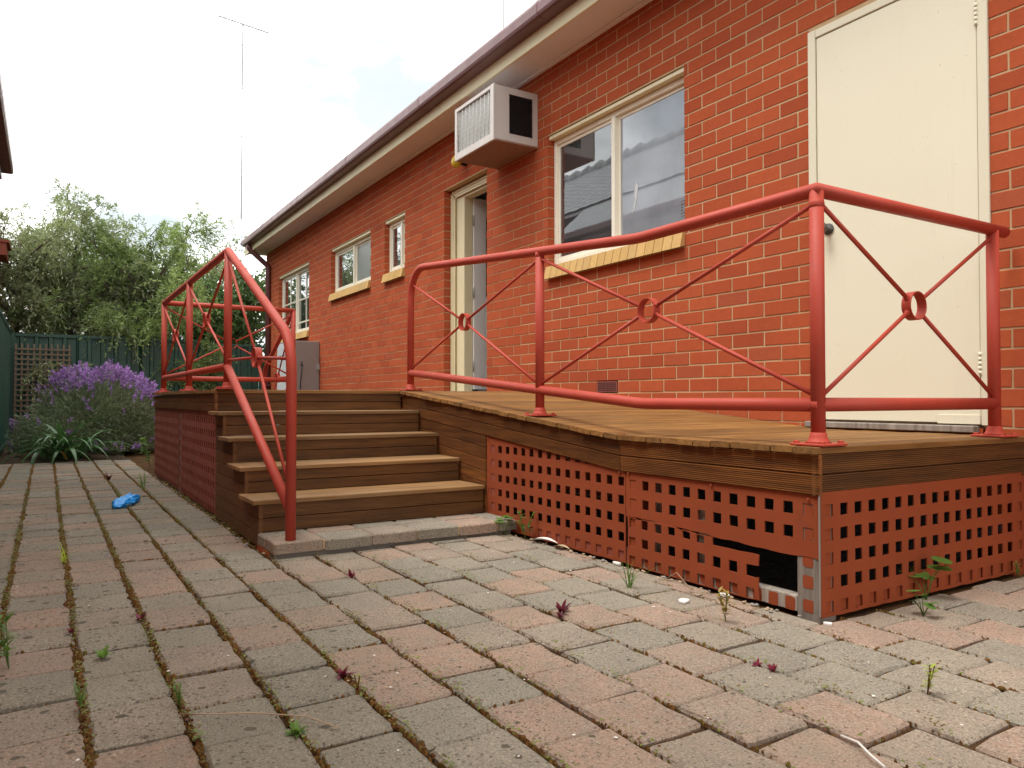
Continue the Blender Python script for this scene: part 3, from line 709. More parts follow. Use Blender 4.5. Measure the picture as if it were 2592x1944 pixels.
for k in range(2, 10):  # sloping cladding on the ramp side above the steps
    b = .0685; xe = -.112
    z0_, z1_ = S2(SX)-(k+1)*b, S2(xe)-(k+1)*b; xs = SX+.004
    if z0_ < GZ: break
    if z1_ < GZ: xe = SX+(z0_-GZ)/(z0_-z1_)*(xe-SX); z1_ = GZ
    D('side_board', reeded((xs, FY+.003, z0_), (xe, FY+.003, z1_), (0, -1, 0), b-.001), 'fascia_timber')
# steps
NX = [-.998, -.71, -.412, -.106]; NZ = [-.122, -.264, -.403, -.541]
SYR = FY-.004
rise = [(SX-.012, PZ-BT, NZ[0])]+[(NX[i]-.016, NZ[i]-BT, NZ[i+1] if i < 3 else -.70) for i in range(4)]
for i in range(4):
    back = (SX if i == 0 else NX[i-1])-.012
    a = back; wdt = (NX[i]-back)/3; ll = LY-.028+rnd.uniform(-.003, .003)
    for k in range(3):
        mb = MB(); mb.box((a+k*wdt+.0015, ll+rnd.uniform(-.002, .002), NZ[i]-BT), (a+(k+1)*wdt-.0015, SYR, NZ[i]+rnd.uniform(-.0008, .0008)), 0, .0025)
        D('tread', mb, 'tread_timber')
for (xr, zt_, zb_) in rise:
    h = (zt_-zb_)/2
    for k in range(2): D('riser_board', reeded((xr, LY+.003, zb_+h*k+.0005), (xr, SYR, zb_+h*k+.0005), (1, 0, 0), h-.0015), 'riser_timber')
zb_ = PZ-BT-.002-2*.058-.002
zl = []
for i, (xr, zt_, zbb) in enumerate(rise[1:]):
    top = NZ[i]-BT-.001 if i else zb_; h = (NZ[i]-NZ[i+1] if i < 3 else NZ[3]+.70)
    zlo = NZ[i+1]-BT-.001 if i < 3 else GZ
    hh = (top-zlo)/(2 if i < 3 else 3)
    for k in range(2 if i < 3 else 3): zl.append((zlo+hh*k, hh, NX[i]-.0165))
for z, h, xe in zl:
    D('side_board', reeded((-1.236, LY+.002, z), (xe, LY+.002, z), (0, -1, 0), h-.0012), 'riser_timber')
# back steps down to the far yard
for i in range(4):
    mb = MB(); xa = BX-.29*(i+1); mb.box((xa, -1.30, NZ[i]-BT), (xa+.30, -.01, NZ[i]), 0, .003); D('tread', mb, 'tread_timber')
    mb = MB(); mb.box((xa+.02, -1.295, GZ if i == 3 else NZ[i+1]), (xa+.04, -.012, NZ[i]-BT-.001)); D('riser_board', mb, 'riser_timber')
# frame under the deck: posts, bearers
def post(x0, x1, y0, y1, z1, mat='grey_timber'):
    mb = MB(); mb.box((x0, y0, GZ-.03), (x1, y1, z1), 0, .003); return D('deck_post', mb, mat)
post(1.998, 2.086, FY+.013, FY+.10, LZ-BT-.14); post(1.135, 1.20, FY+.013, FY+.09, LZ-BT-.14, 'lattice_red'); post(-.075, .0, FY+.013, FY+.09, -.20, 'lattice_brown')
post(2.01, 2.086, -.10, -.012, LZ-BT-.14, 'lattice_red'); post(-2.8, -2.72, LY+.013, LY+.09, -.15); post(-1.30, -1.24, LY+.03, LY+.1, -.15)
mb = MB(); mb.box((.001, FY+.016, GZ+.005), (1.134, FY+.06, -.705)); D('bottom_rail', mb, 'lattice_brown')
mb = MB(); mb.box((1.201, FY+.016, GZ+.004), (1.997, FY+.06, -.712), 0, .003); D('bottom_rail', mb, 'grey_timber')
mb = MB(); mb.box((2.035, FY+.101, GZ+.004), (2.084, -.101, -.706), 0, .003); D('bottom_rail', mb, 'lattice_red')
mb = MB(); mb.box((1.26, FY+.04, -.40), (1.30, FY+.06, GZ)); mb.box((1.53, FY+.03, -.45), (1.57, FY+.05, GZ)); D('stump', mb, 'grey_timber')
# paint that went through the lattice holes onto the timber
def patch(cx, cz, w_, h_, y, n_=12):
    pts = []
    for k in range(n_):
        a = 2*math.pi*k/n_+math.pi/12; sq = max(abs(math.cos(a)), abs(math.sin(a)), .53*(abs(math.cos(a))+abs(math.sin(a)))); q = rnd.uniform(.95, 1.05)
        pts.append((cx+w_/2*math.cos(a)/sq*q, y, cz+h_/2*math.sin(a)/sq*q))
    mb = MB(); mb.prism([(p[0], p[2]) for p in pts], (0, y, 0), (0, y+.0009, 0), (1, 0, 0), (0, 0, 1)); D('paint_patch', mb, 'lattice_red')
for cz in (-.586, -.656, -.735): patch(2.042, cz, .040, .042, FY+.0118)
for cx in (1.828, 1.898, 1.968): patch(cx, -.742, .04, .045, FY+.0148)
for k in range(7): patch(1.247+k*.0803, -.738, .034, .042, FY+.0148)
for cz in (-.418, -.498): patch(2.047, cz, .034, .038, FY+.0118)
for k in range(5):
    mb = MB(); mb.box((2.0862, -1.345, -.436-k*.0797), (2.0870, -1.313, -.397-k*.0797)); D('paint_patch', mb, 'lattice_red')

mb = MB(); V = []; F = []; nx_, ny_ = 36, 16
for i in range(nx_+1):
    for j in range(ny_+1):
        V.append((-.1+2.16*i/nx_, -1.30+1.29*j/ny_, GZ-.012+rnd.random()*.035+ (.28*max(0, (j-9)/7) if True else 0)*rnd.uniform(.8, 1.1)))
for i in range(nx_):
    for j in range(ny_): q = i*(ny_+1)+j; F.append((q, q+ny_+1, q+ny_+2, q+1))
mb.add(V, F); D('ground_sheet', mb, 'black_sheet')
# lattice sheets: square holes cut in a thin painted board
def lattice(org, eu, nrm, u0, u1, z0, z1, hu, pu, hz, pz, hs=.0200, t=.005, keep=None, jag=None, hole=True):
    eu, nrm, org = Vector(eu), Vector(nrm), Vector(org)
    us = {u0, u1}; zs = {z0, z1}; HU = []; HZ = []
    k = hu
    while k < u1-.002:
        if k > u0-.015: HU.append(k); us |= {max(u0, k-hs), min(u1, k+hs)}
        k += pu
    k = hz
    while k > z0-.015:
        if k < z1+.015: HZ.append(k); zs |= {max(z0, k-hs), min(z1, k+hs)}
        k -= pz
    us = sorted(us); zs = sorted(zs)
    def hol(u, z): return any(abs(u-a) < hs for a in HU) and any(abs(z-a) < hs for a in HZ)
    sol = [[not hol((us[i]+us[i+1])/2, (zs[j]+zs[j+1])/2) and (keep is None or keep((us[i]+us[i+1])/2, (zs[j]+zs[j+1])/2)) for j in range(len(zs)-1)] for i in range(len(us)-1)]
    V = []; F = []; vi = {}
    def vid(i, j, s):
        k = (i, j, s)
        if k not in vi:
            u, z = us[i], zs[j]
            du, dz = (jag(u, z) if jag else (0, 0)); r2 = random.Random(i*97+j*13)
            du += r2.uniform(-.0009, .0009) if 0 < i < len(us)-1 else 0; dz += r2.uniform(-.0009, .0009) if 0 < j < len(zs)-1 else 0
            vi[k] = len(V); V.append(org+eu*(u+du)+Vector((0, 0, z+dz))+nrm*(0 if s else -t))
        return vi[k]
    for i in range(len(us)-1):
        for j in range(len(zs)-1):
            if not sol[i][j]: continue
            F.append((vid(i,j,1), vid(i+1,j,1), vid(i+1,j+1,1), vid(i,j+1,1))); F.append((vid(i,j+1,0), vid(i+1,j+1,0), vid(i+1,j,0), vid(i,j,0)))
            for di, dj, p, q in ((-1,0,(i,j+1),(i,j)), (1,0,(i+1,j),(i+1,j+1)), (0,-1,(i,j),(i+1,j)), (0,1,(i+1,j+1),(i,j+1))):
                a, b = i+di, j+dj
                if 0 <= a < len(us)-1 and 0 <= b < len(zs)-1 and sol[a][b]: continue
                F.append((vid(*p,1), vid(*p,0), vid(*q,0), vid(*q,1)))
    mb = MB(); mb.add(V, F); return mb
PU = .0803
fa_ = lambda u, z: z < (S2(u)-.137+.012)
def jag_crack(u, z):
    sl_ = -.019*min(1, max(0, (u-1.25)/.6)) if abs(z+.575) < .030 else 0
    r2 = random.Random(int(u*977)+int(z*1311))
    if abs(z+.575) < .045: return (r2.uniform(-.003, .003), sl_*(1 if z > -.5755 else 0)+r2.uniform(-.0035, .003))
    if u > 1.80 and z < -.55: return (r2.uniform(-.006, .004), r2.uniform(-.004, .004))
    return (0, 0)
jag_low = lambda u, z: (0, random.Random(int(u*899)).uniform(-.001, .0025)) if z < -.74 else (0, 0)
lat = (0, FY+.010, 0)
D('lattice_panel', lattice(lat, (1, 0, 0), (0, -1, 0), -.106, 1.114, GZ+.004, -.20, -.040, PU, -.248, .0808, keep=lambda u, z: True, jag=jag_low), 'lattice_red')
# right hand sheet, cracked: the upper piece still hangs, the lower piece has slipped and lost its corner
up = lambda u, z: z > -.556 or (u < 1.20 and z > -.57)
D('lattice_panel', lattice(lat, (1, 0, 0), (0, -1, 0), 1.118, 2.088, -.556, LZ-.150, 1.163, PU, -.416, .0808, jag=jag_crack), 'lattice_red', label='upper piece of the cracked lattice sheet')
def low(u, z):
    if u > 1.846: return False
    if u > 1.79 and not (-.642 < z < -.600 or z < -.681): return False
    if u > 1.825 and z < -.75: return False
    if 1.63 < u < 1.748 and z > -.600: return False
    if u > 1.76 and z > -.604: return False
    return True
D('lattice_panel', lattice((0, FY+.006, -.003), (1, 0, 0), (0, -1, 0), 1.135, 1.846, GZ+.008, -.557, 1.163, PU, -.578, .0808, keep=low, jag=jag_crack), 'lattice_red', label='slipped lower piece of the cracked lattice sheet')
D('lattice_panel', lattice((2.093, 0, 0), (0, 1, 0), (1, 0, 0), FY+.012, -.05, GZ+.004, LZ-.150, -1.329, .0785, -.416, .0797, jag=jag_low), 'lattice_red')
D('lattice_panel', lattice((0, LY+.012, 0), (1, 0, 0), (0, -1, 0), -2.76, -1.238, GZ+.004, PZ-.138, -2.72, PU, -.185, .0803, t=.010), 'lattice_brown')
D('lattice_panel', lattice((0, LY+.013, 0), (1, 0, 0), (0, -1, 0), BX+.012, -2.764, GZ+.004, PZ-.138, BX+.05, PU, -.188, .0803, t=.010), 'lattice_brown')
mb = MB(); mb.box((2.0892, FY+.0045, GZ+.01), (2.0936, FY+.009, LZ-.152)); D('corner_strip', mb, 'concrete')
mb = MB()       # screw heads
for (x_, z_) in ((.0-.09, -.27), (-.09, -.55), (.52, -.29), (1.08, -.37), (1.14, -.37), (1.62, -.375), (2.05, -.38)): mb.lathe([(.006, 0), (.005, .003)], (x_, FY+.0045, z_), (0, -1, 0), 8)
D('screw', mb, 'lattice_red')

# paver step below the bottom tread
STEP = thing('paver_step', 'low step of mortared grey and red pavers below the timber stairs', 'step', (.05, -2.0, GZ))
mb = MB(); mb.box((-.13, LY+.004, GZ-.05), (.168, FY+.002, -.752)); rel(STEP, mb).build('base_course', 'concrete', STEP)
for k, (a, b) in enumerate(((-.125, .0), (.003, .10))):
    mb = MB(); mb.box((a, LY-.004, GZ-.02), (b, LY+.003, -.757)); rel(STEP, mb).build('brick', 'brick', STEP)
yy = LY-.006; k = 0
while yy < FY+.03:
    yb = min(yy+.236, FY+.042)
    for xa, xb in ((.008, .205), (-.12, .004)):
        o_ = .0 if xb > .1 else .11
        mb = MB(); paver_mb(mb, (xa+xb)/2-.05, (yy+yb)/2+2.0, xb-xa-.004, yb-yy-.006, -.70-GZ+rnd.uniform(-.002, .002), h=.052, jit=.003)
        mb.build('paver', 'paver_step_%d' % ((k+(0 if xb > .1 else 3)) % 7), STEP)
    yy = yb; k += 1
mb = MB(); mb.box((-.115, LY, -.749), (.19, FY+.03, -.708)); rel(STEP, mb).build('mortar_bed', 'mortar', STEP)

# ------------------------------------------------------------------ railings
R1, R2 = .0243, .0082
def flange(T, x, y, z):
    mb = MB()
    mb.box((x-.066, y-.066, z+.001), (x+.066, y+.066, z+.009), 0, .002)
    mb.lathe([(.044, .009), (.036, .016), (.029, .03), (.0275, .042), (.0235, .045)], (x, y, z), (0, 0, 1), 18)
    plate = mb.build('base_plate', 'rail_red', T)
    for sx in (-1, 1):
        for sy in (-1, 1):
            bl_ = MB(); bl_.lathe([(.010, .009), (.010, .016), (.007, .018)], (x+.05*sx, y+.05*sy, z), (0, 0, 1), 6, smooth=False); bl_.build('bolt', 'rail_red', plate)
def ring(mb, c, axis, r_=.0545, l=.036, t=.004):
    ax = Vector(axis); a = ax.orthogonal().normalized(); b = ax.cross(a); c = Vector(c); seg = 28; V = []
    for rr, h in ((r_, -l/2), (r_, l/2), (r_-t, l/2), (r_-t, -l/2)):
        for k in range(seg): th = 2*math.pi*k/seg; V.append(c+ax*h+(a*math.cos(th)+b*math.sin(th))*rr)
    mb.add(V, [(q*seg+k, q*seg+(k+1) % seg, ((q+1) % 4)*seg+(k+1) % seg, ((q+1) % 4)*seg+k) for q in range(4) for k in range(seg)], 0, False)
def bay(T, tl, tr, bl, br, axis, c=None):
    tl, tr, bl, br = map(Vector, (tl, tr, bl, br)); c = Vector(c) if c else (tl+tr+bl+br)/4
    mb = MB(); ring(mb, c, axis); mb.build('ring', 'rail_red', T)
    for p in (tl, tr, bl, br):
        d = (c-p).normalized(); mb = MB(); mb.tube([p, c-d*.052], R2, 10); mb.lathe([(R2*1.5, 0), (R2*1.05, .008)], c-d*.0545, -d, 8); mb.build('brace_rod', 'rail_red', T)
def tb(T, name, pts, r_=R1, seg=18):
    mb = MB(); mb.tube(pts, r_, seg); return mb.build(name, 'rail_red', T)
RY, RXX, EY = -1.31, 2.04, -.155
R = thing('ramp_railing', 'red tubular railing with ringed cross braces along the ramp and landing', 'railing', (0, 0, 0))
hz_ = .665
x_l = -1.325
zt = lambda x: hz_ if x > 1.13 else hz_+(1.13-x)*.0925
zb2 = lambda x: -.067 if x > 1.15 else -.067+(1.15-x)*.0845
tb(R, 'top_rail', fillet([(x_l, RY, PZ), (x_l, RY, zt(x_l)), (1.13, RY, hz_), (RXX, RY, hz_), (RXX, -.055, hz_)], (.20, 1.2, 0)))
tb(R, 'bottom_rail', fillet([(x_l, RY, zb2(x_l)), (1.15, RY, -.067), (RXX, RY, -.067)], (1.5,)))
tb(R, 'bottom_rail', [(RXX, RY, -.0665), (RXX, EY, -.0665)])
mx_ = .345
for x, y in ((x_l, RY), (mx_, RY), (RXX, RY), (RXX, EY)): flange(R, x, y, rz(x))
tb(R, 'post', [(mx_, RY, rz(mx_)), (mx_, RY, zt(mx_)-.005)]); tb(R, 'post', [(RXX, RY, LZ), (RXX, RY, hz_-.004)]); tb(R, 'post', [(RXX, EY, LZ), (RXX, EY, hz_-.004)])
for p in ((mx_, RY, zb2(mx_)), (RXX, RY, -.067), (RXX, EY, -.067), (mx_, RY, zt(mx_)-.02), (RXX, RY, hz_-.05)):
    mb = MB(); mb.lathe([(.0245, -.012), (.0262, -.004), (.0262, .004), (.0245, .012)], p, (1, 0, 0) if p[2] < .3 else (0, 0, 1), 16); mb.build('weld_bead', 'rail_red', R)
bay(R, (x_l+.055, RY, zt(x_l)-.13), (mx_-.022, RY, zt(mx_)-.045), (x_l+.02, RY, zb2(x_l)+.03), (mx_-.02, RY, zb2(mx_)+.035), (0, 1, 0), (-.503, RY, .436))
bay(R, (mx_+.022, RY, zt(mx_)-.045), (RXX-.022, RY, hz_-.05), (mx_+.02, RY, zb2(mx_)+.035), (RXX-.022, RY, -.03), (0, 1, 0), (1.195, RY, .338))
bay(R, (RXX, RY+.022, hz_-.045), (RXX, EY-.02, hz_-.04), (RXX, RY+.022, -.035), (RXX, EY-.02, -.03), (1, 0, 0), (RXX, -.735, .306))
PYR = -2.57; PT = .885; PBZ = .157; XA, XB, XC = -1.29, -2.79, -4.31; XS = .160; YE = -1.325
P = thing('platform_railing', 'red tubular handrail round the deck platform and down beside the steps', 'railing', (0, 0, 0))
apex = (XA, PYR, PT)
tb(P, 'top_rail', fillet([(XS, PYR, -.70), (XS, PYR, .225), apex, (XC, PYR, PT)], (.24, .05), 10))
tb(P, 'bottom_rail', [(XS-.01, PYR, -.555), (XA, PYR, PBZ)]); tb(P, 'bottom_rail', [(XA, PYR, PBZ), (XC, PYR, PBZ)])
tb(P, 'top_rail', fillet([(XC, PYR, PT), (XC, YE, PT)], ())); tb(P, 'bottom_rail', [(XC, PYR, PBZ-.002), (XC, YE, PBZ-.002)])
for x, y in ((XA, PYR), (XB, PYR), (XC, PYR), (XC, YE)): tb(P, 'post', [(x, y, PZ), (x, y, PT-.004)])
mb = MB(); mb.lathe([(.0, -.026), (.018, -.018), (.0252, 0), (.018, .018), (.0, .026)], (XC, PYR, PT), (0, 0, 1), 14); mb.build('weld_bead', 'rail_red', P); mb = MB(); mb.lathe([(.0, -.026), (.018, -.018), (.0252, 0), (.018, .018), (.0, .026)], (XC, YE, PT), (0, 0, 1), 14); mb.build('weld_bead', 'rail_red', P)
for x, y in ((XA, PYR), (XB, PYR), (XC, PYR), (XC, YE)): flange(P, x, y, PZ)
bay(P, (XA-.02, PYR, PT-.05), (XB+.02, PYR, PT-.05), (XA-.02, PYR, PBZ+.04), (XB+.02, PYR, PBZ+.04), (0, 1, 0))
bay(P, (XB-.02, PYR, PT-.05), (XC+.02, PYR, PT-.05), (XB-.02, PYR, PBZ+.04), (XC+.02, PYR, PBZ+.04), (0, 1, 0))
bay(P, (XC, PYR+.02, PT-.05), (XC, YE-.02, PT-.05), (XC, PYR+.02, PBZ+.04), (XC, YE-.02, PBZ+.04), (1, 0, 0))
bay(P, (XA+.02, PYR, PT-.06), (XS-.012, PYR, .14), (XA+.015, PYR, PBZ+.04), (XS-.02, PYR, -.47), (0, 1, 0), (-.52, PYR, .178))
XR = XC-1.25
tb(P, 'top_rail', fillet([(XR, YE, GZ), (XR, YE, .29), (XC, YE, PT)], (.22,), 8)); tb(P, 'bottom_rail', [(XR, YE, -.47), (XC, YE, PBZ)])
bay(P, (XC-.02, YE, PT-.06), (XR+.02, YE, .16), (XC-.02, YE, PBZ+.04), (XR+.02, YE, -.40), (0, 1, 0))

# ------------------------------------------------------------------ fences
def ribbed(mb, p0, p1, zb_, zt_, nrm, pitch=.20, dep=.03):
    p0, p1, nrm = Vector(p0), Vector(p1), Vector(nrm); L_ = (p1-p0).length; d = (p1-p0).normalized(); s = 0; pr = []
    while s < L_:
        for q, h in ((0, 0), (.05, 0), (.065, 1), (.115, 1), (.13, 0), (.135, 0)):
            if s+q <= L_: pr.append((s+q, h*dep))
        s += pitch
    pr.append((L_, 0)); V = []
    for q, h in pr:
        for z in (zb_, zt_): V.append(p0+d*q+nrm*h+Vector((0, 0, z)))
    mb.add(V, [(2*i, 2*i+2, 2*i+3, 2*i+1) for i in range(len(pr)-1)])
    V2 = [v_-nrm*.004 for v_ in V]; mb.add(V2, [(2*i+1, 2*i+3, 2*i+2, 2*i) for i in range(len(pr)-1)])
def fence(name, label, p0, p1, npan, nrm, zt_, cat='fence', group=None):
    p0, p1, nv = Vector(p0), Vector(p1), Vector(nrm); F_ = thing(name, label, cat, (p0.x, p0.y, GZ), group); d = (p1-p0)/npan; u = d.normalized()
    for k in range(npan+1):
        a = p0+d*k; mb = MB(); mb.prism([(-.03, -.025), (.03, -.025), (.03, .025), (-.03, .025)], a+Vector((0, 0, GZ-.05)), a+Vector((0, 0, zt_+.005)), u, nv); rel(F_, mb).build('post', 'fence_green', F_)
    for k in range(npan):
        a, b = p0+d*k+u*.032, p0+d*(k+1)-u*.032
        mb = MB(); ribbed(mb, a, b, GZ+.04, zt_-.04, nv); rel(F_, mb).build('sheet', 'fence_green', F_)
        for z in (GZ+.05, zt_-.05):
            mb = MB(); mb.prism([(-.022, 0), (.04, 0), (.04, .05), (-.022, .05)], a+Vector((0, 0, z)), b+Vector((0, 0, z)), nv, (0, 0, 1)); rel(F_, mb).build('rail', 'fence_green', F_)
    return F_
fence('back_fence', 'dark green ribbed metal fence across the back of the yard', (-11.0, -4.0, 0), (-11.0, -1.12, 0), 3, (1, 0, 0), 1.03)
fence('side_fence', 'dark green metal fence running along the left edge of the yard', (-11.0, -4.06, 0), (-2.5, -4.06, 0), 4, (0, 1, 0), 1.06)
GT = thing('metal_gate', 'dark green framed metal gate beside the house corner', 'gate', (-10.95, -.55, GZ))
mb = MB(); y0, y1, zt_ = -1.04, -.08, .97
for a in (y0, y1-.045): mb.box((-10.97, a, GZ+.06), (-10.92, a+.045, zt_), 0, .003)
for z in (GZ+.061, zt_-.045): mb.box((-10.969, y0+.046, z), (-10.921, y1-.046, z+.044), 0, .003)
rel(GT, mb).build('frame', 'fence_green', GT)
mb = MB(); ribbed(mb, (-10.955, y0+.05, 0), (-10.955, y1-.05, 0), GZ+.1, zt_-.04, (1, 0, 0)); rel(GT, mb).build('sheet', 'fence_green', GT)
TR = thing('garden_trellis', 'weathered square wooden trellis leaning on the back fence', 'trellis', (-10.85, -3.6, GZ))
for k in range(10):
    y = -3.96+k*.083; mb = MB(); mb.prism([(-.006, -.014), (.006, -.014), (.006, .014), (-.006, .014)], (-10.80, y, GZ), (-10.92, y, .86), (1, 0, 0), (0, 1, 0)); rel(TR, mb).build('slat', 'trellis_wood', TR)
for k in range(18):
    z = -.65+k*.0835; x = -10.80-.12*(z-GZ)/(.86-GZ)+.013; mb = MB(); mb.box((x-.006, -3.98, z-.014), (x+.006, -3.19, z+.014)); rel(TR, mb).build('slat', 'trellis_wood', TR)

# ------------------------------------------------------------------ garden bed and plants
mb = MB(); V = []; F = []; nu, nv_ = 40, 16
for i in range(nu+1):
    for j in range(nv_+1):
        x = -10.98+i*(4.53/nu); t = j/nv_; ye = -2.85+.35*math.sin(x*1.7) if x > XE else -.5 
        ye = -2.9+.3*math.sin(x*1.7) if x > -8.3 else -1.2
        y = -4.05+t*(ye+4.05); e = min(1, t*6, (1-t)*5, i/4+.1, (nu-i)/5)
        V.append((x, y, GZ-.02+.07*max(0, e)+rnd.uniform(-.012, .012)))
for i in range(nu):
    for j in range(nv_): q = i*(nv_+1)+j; F.append((q, q+nv_+1, q+nv_+2, q+1))
mb.add(V, F); mb.build('garden_bed', 'soil', kind='structure')

def leaf_quads(P_, D_, ln, wd, side=None):
    n_ = len(P_); 
    if side is None: side = npr.normal(size=(n_, 3))
    S = np.cross(D_, side); S /= np.linalg.norm(S, axis=1, keepdims=True)+1e-9
    ln = np.broadcast_to(np.asarray(ln, float), (n_,))[:, None]; wd = np.broadcast_to(np.asarray(wd, float), (n_,))[:, None]
    a = P_; b = P_+D_*ln*.45+S*wd; c = P_+D_*ln; d = P_+D_*ln*.45-S*wd
    V = np.stack([a, b, c, d], 1).reshape(-1, 3); return V, np.arange(n_*4).reshape(-1, 4)
def norm(a): return a/(np.linalg.norm(a, axis=1, keepdims=True)+1e-9)
def tree(label, base, height, spread, mat, seed, ntw=1500, lpt=14, leaf=(.080, .0095), droop=.5, open_=.5, low=.15, name='garden_tree', twl=.42, cat='tree', lean=(0, 0)):
    rs = np.random.RandomState(seed); T = thing(name, label, cat, base, 'trees behind the back fence'); tr = MB()
    top = Vector((lean[0], lean[1], height*.7)); tr.tube([(0, 0, 0), (rs.uniform(-.1, .1), rs.uniform(-.1, .1), height*.3), tuple(top)], [.10, .07, .02], 8)
    TP, TD = [], []; lim = 0
    nl_ = 26
    for k in range(nl_):
        h = height*(low+(.72-low)*((k+.5)/nl_)); az = k*2.4+rs.uniform(-.5, .5); ln = spread*rs.uniform(.55, 1.1)*(1-.55*max(0, (h/height-.35)/.65)); el = rs.uniform(.15, .9)+.5*(h/height)
        d = Vector((math.cos(az)*math.cos(el), math.sin(az)*math.cos(el), math.sin(el))); p = Vector((lean[0]*h/height, lean[1]*h/height, h)); pts = [p.copy()]; rad = [.035]
        for s in range(7):
            p = p+d*(ln/7); pts.append(p.copy()); rad.append(.035*(1-(s+1)/7.5)); d = (d+Vector((rs.uniform(-.22, .22), rs.uniform(-.22, .22), rs.uniform(-.22, .22)-droop*.06))).normalized()
            if s >= 2 and rs.rand() < .8:     # side shoot
                dd = (d+Vector((rs.uniform(-1, 1), rs.uniform(-1, 1), rs.uniform(-.4, .9)))).normalized(); q = p.copy(); sp = [q.copy()]
                for m in range(4): q = q+dd*ln*.09; dd = (dd+Vector((rs.uniform(-.2, .2), rs.uniform(-.2, .2), rs.uniform(-.1, .2)))).normalized(); sp.append(q.copy()); TP.append(tuple(q)); TD.append(tuple(dd))
                tr.tube(sp, [.012, .010, .008, .006, .003], 4, caps=False)
            if s >= 2: TP.append(tuple(p)); TD.append(tuple(d))
        tr.tube(pts, rad, 5, caps=False)
    tr.build('trunk', 'bark', T)
    TP = np.array(TP); TD = np.array(TD)
    idx = rs.choice(len(TP), ntw); dens = rs.rand(len(TP))
    idx = idx[dens[idx] > open_*.45]; n_ = len(idx)
    d0 = norm(TD[idx]*.7+rs.normal(size=(n_, 3))*.75+np.array([0, 0, .15])); p0 = TP[idx]+rs.normal(size=(n_, 3))*.07
    L0 = twl*rs.uniform(.5, 1.15, n_)
    P_, D_ = [], []
    for k in range(lpt):
        t = (k+rs.rand(n_))/lpt; dz = np.zeros((n_, 3)); dz[:, 2] = -droop*t*t*L0
        P_.append(p0+d0*(t*L0)[:, None]+dz); dd = d0+rs.normal(size=(n_, 3))*.65; dd[:, 2] -= droop*t*.8; D_.append(norm(dd))
    P_ = np.concatenate(P_); D_ = np.concatenate(D_); global npr; npr = rs
    V, F = leaf_quads(P_, D_, leaf[0]*rs.uniform(.6, 1.3, len(P_)), leaf[1]*rs.uniform(.7, 1.3, len(P_)))
    put('crown', npmesh('crown', V, F, mat), T); return T
tree('drooping olive tree at the left behind the trellis', (-12.1, -4.1, GZ), 4.6, 2.0, 'leaf_olive', 3, 2500, 22, droop=.8, open_=.7, lean=(.2, .2))
tree('taller olive tree with an open airy top behind the green fence', (-12.2, -3.1, GZ), 4.75, 1.75, 'leaf_olive', 5, 2100, 22, droop=.8, open_=.95)
tree('bright green weeping tree behind the middle of the back fence', (-11.9, -1.9, GZ), 4.2, 1.9, 'leaf_bright', 8, 3000, 22, droop=1.0, open_=.5)
tree('dense dark bushy tree behind the gate by the house corner', (-12.6, -.4, GZ), 3.3, 1.6, 'leaf_dark', 12, 2300, 15, leaf=(.07, .026), droop=.2, open_=.2, low=.08)
tree('sparse thin tree near the antenna mast', (-15.5, -.3, GZ), 5.0, 1.3, 'leaf_olive', 17, 520, 11, leaf=(.08, .024), droop=.3, open_=.9, low=.5)
tree('dark shrubby tree filling in behind the fence corner', (-13.6, -2.6, GZ), 3.4, 2.3, 'leaf_dark', 23, 2400, 14, leaf=(.10, .022), droop=.5, open_=.15, low=.06)

# lavender
LV = thing('lavender_bush', 'rounded lavender bush topped with purple flowers beside the deck', 'bush', (-7.9, -3.0, GZ+.03))
rs = np.random.RandomState(4); npr = rs
ns = 4300
az = rs.rand(ns)*2*math.pi; el = np.arccos(rs.rand(ns)*.98)     # 0 = straight up
dirs = np.stack([np.cos(az)*np.sin(el), np.sin(az)*np.sin(el), np.cos(el)], 1)
ax_ = np.array([.80, .92, 1.08]); rad = (.91+.10*rs.rand(ns))[:, None]*(1+.05*np.sin(az*3+1)+.03*np.sin(az*7))[:, None]
tip = dirs*ax_*rad; tip[:, 2] = np.maximum(.06, tip[:, 2]); tip[:, 1] += .12*(tip[:, 2] > .5)
P_, D_ = [], []
for k in range(20):
    t = .45+.55*(k+rs.rand(ns))/20; q = tip*t[:, None]; q[:, 2] *= (.85+.15*t); P_.append(q+rs.normal(size=(ns, 3))*.012); D_.append(norm(dirs*.8+rs.normal(size=(ns, 3))*.55+np.array([0, 0, .25])))
V, F = leaf_quads(np.concatenate(P_), np.concatenate(D_), .055*rs.uniform(.6, 1.3, 20*ns), .0055)
put('foliage', npmesh('foliage', V, F, 'leaf_lavender'), LV)
sel = np.where((rs.rand(ns) < np.clip(.80*(tip[:, 2]-.70)/.40+.02+.26*(dirs[:, 1] > .40), .02, .52)))[0]
P_, D_, Ln, Wd = [], [], [], []
for rep in range(1):
    b = tip[sel]+rs.normal(size=(len(sel), 3))*.012+dirs[sel]*.05*rs.rand(len(sel), 1); dd = norm(dirs[sel]*.6+np.array([0, 0, .45])+rs.normal(size=(len(sel), 3))*.25)
    for k in range(7): P_.append(b+dd*(.008*k)); D_.append(norm(dd*.5+rs.normal(size=(len(sel), 3))*.6)); Ln.append(np.full(len(sel), .034)); Wd.append(np.full(len(sel), .011))
    for k in range(3): P_.append(b+dd*.055); D_.append(norm(dd+rs.normal(size=(len(sel), 3))*.45)); Ln.append(np.full(len(sel), .055)); Wd.append(np.full(len(sel), .010))
V, F = leaf_quads(np.concatenate(P_), np.concatenate(D_), np.concatenate(Ln), np.concatenate(Wd))
put('flowers', npmesh('flowers', V, F, 'flower_purple'), LV)
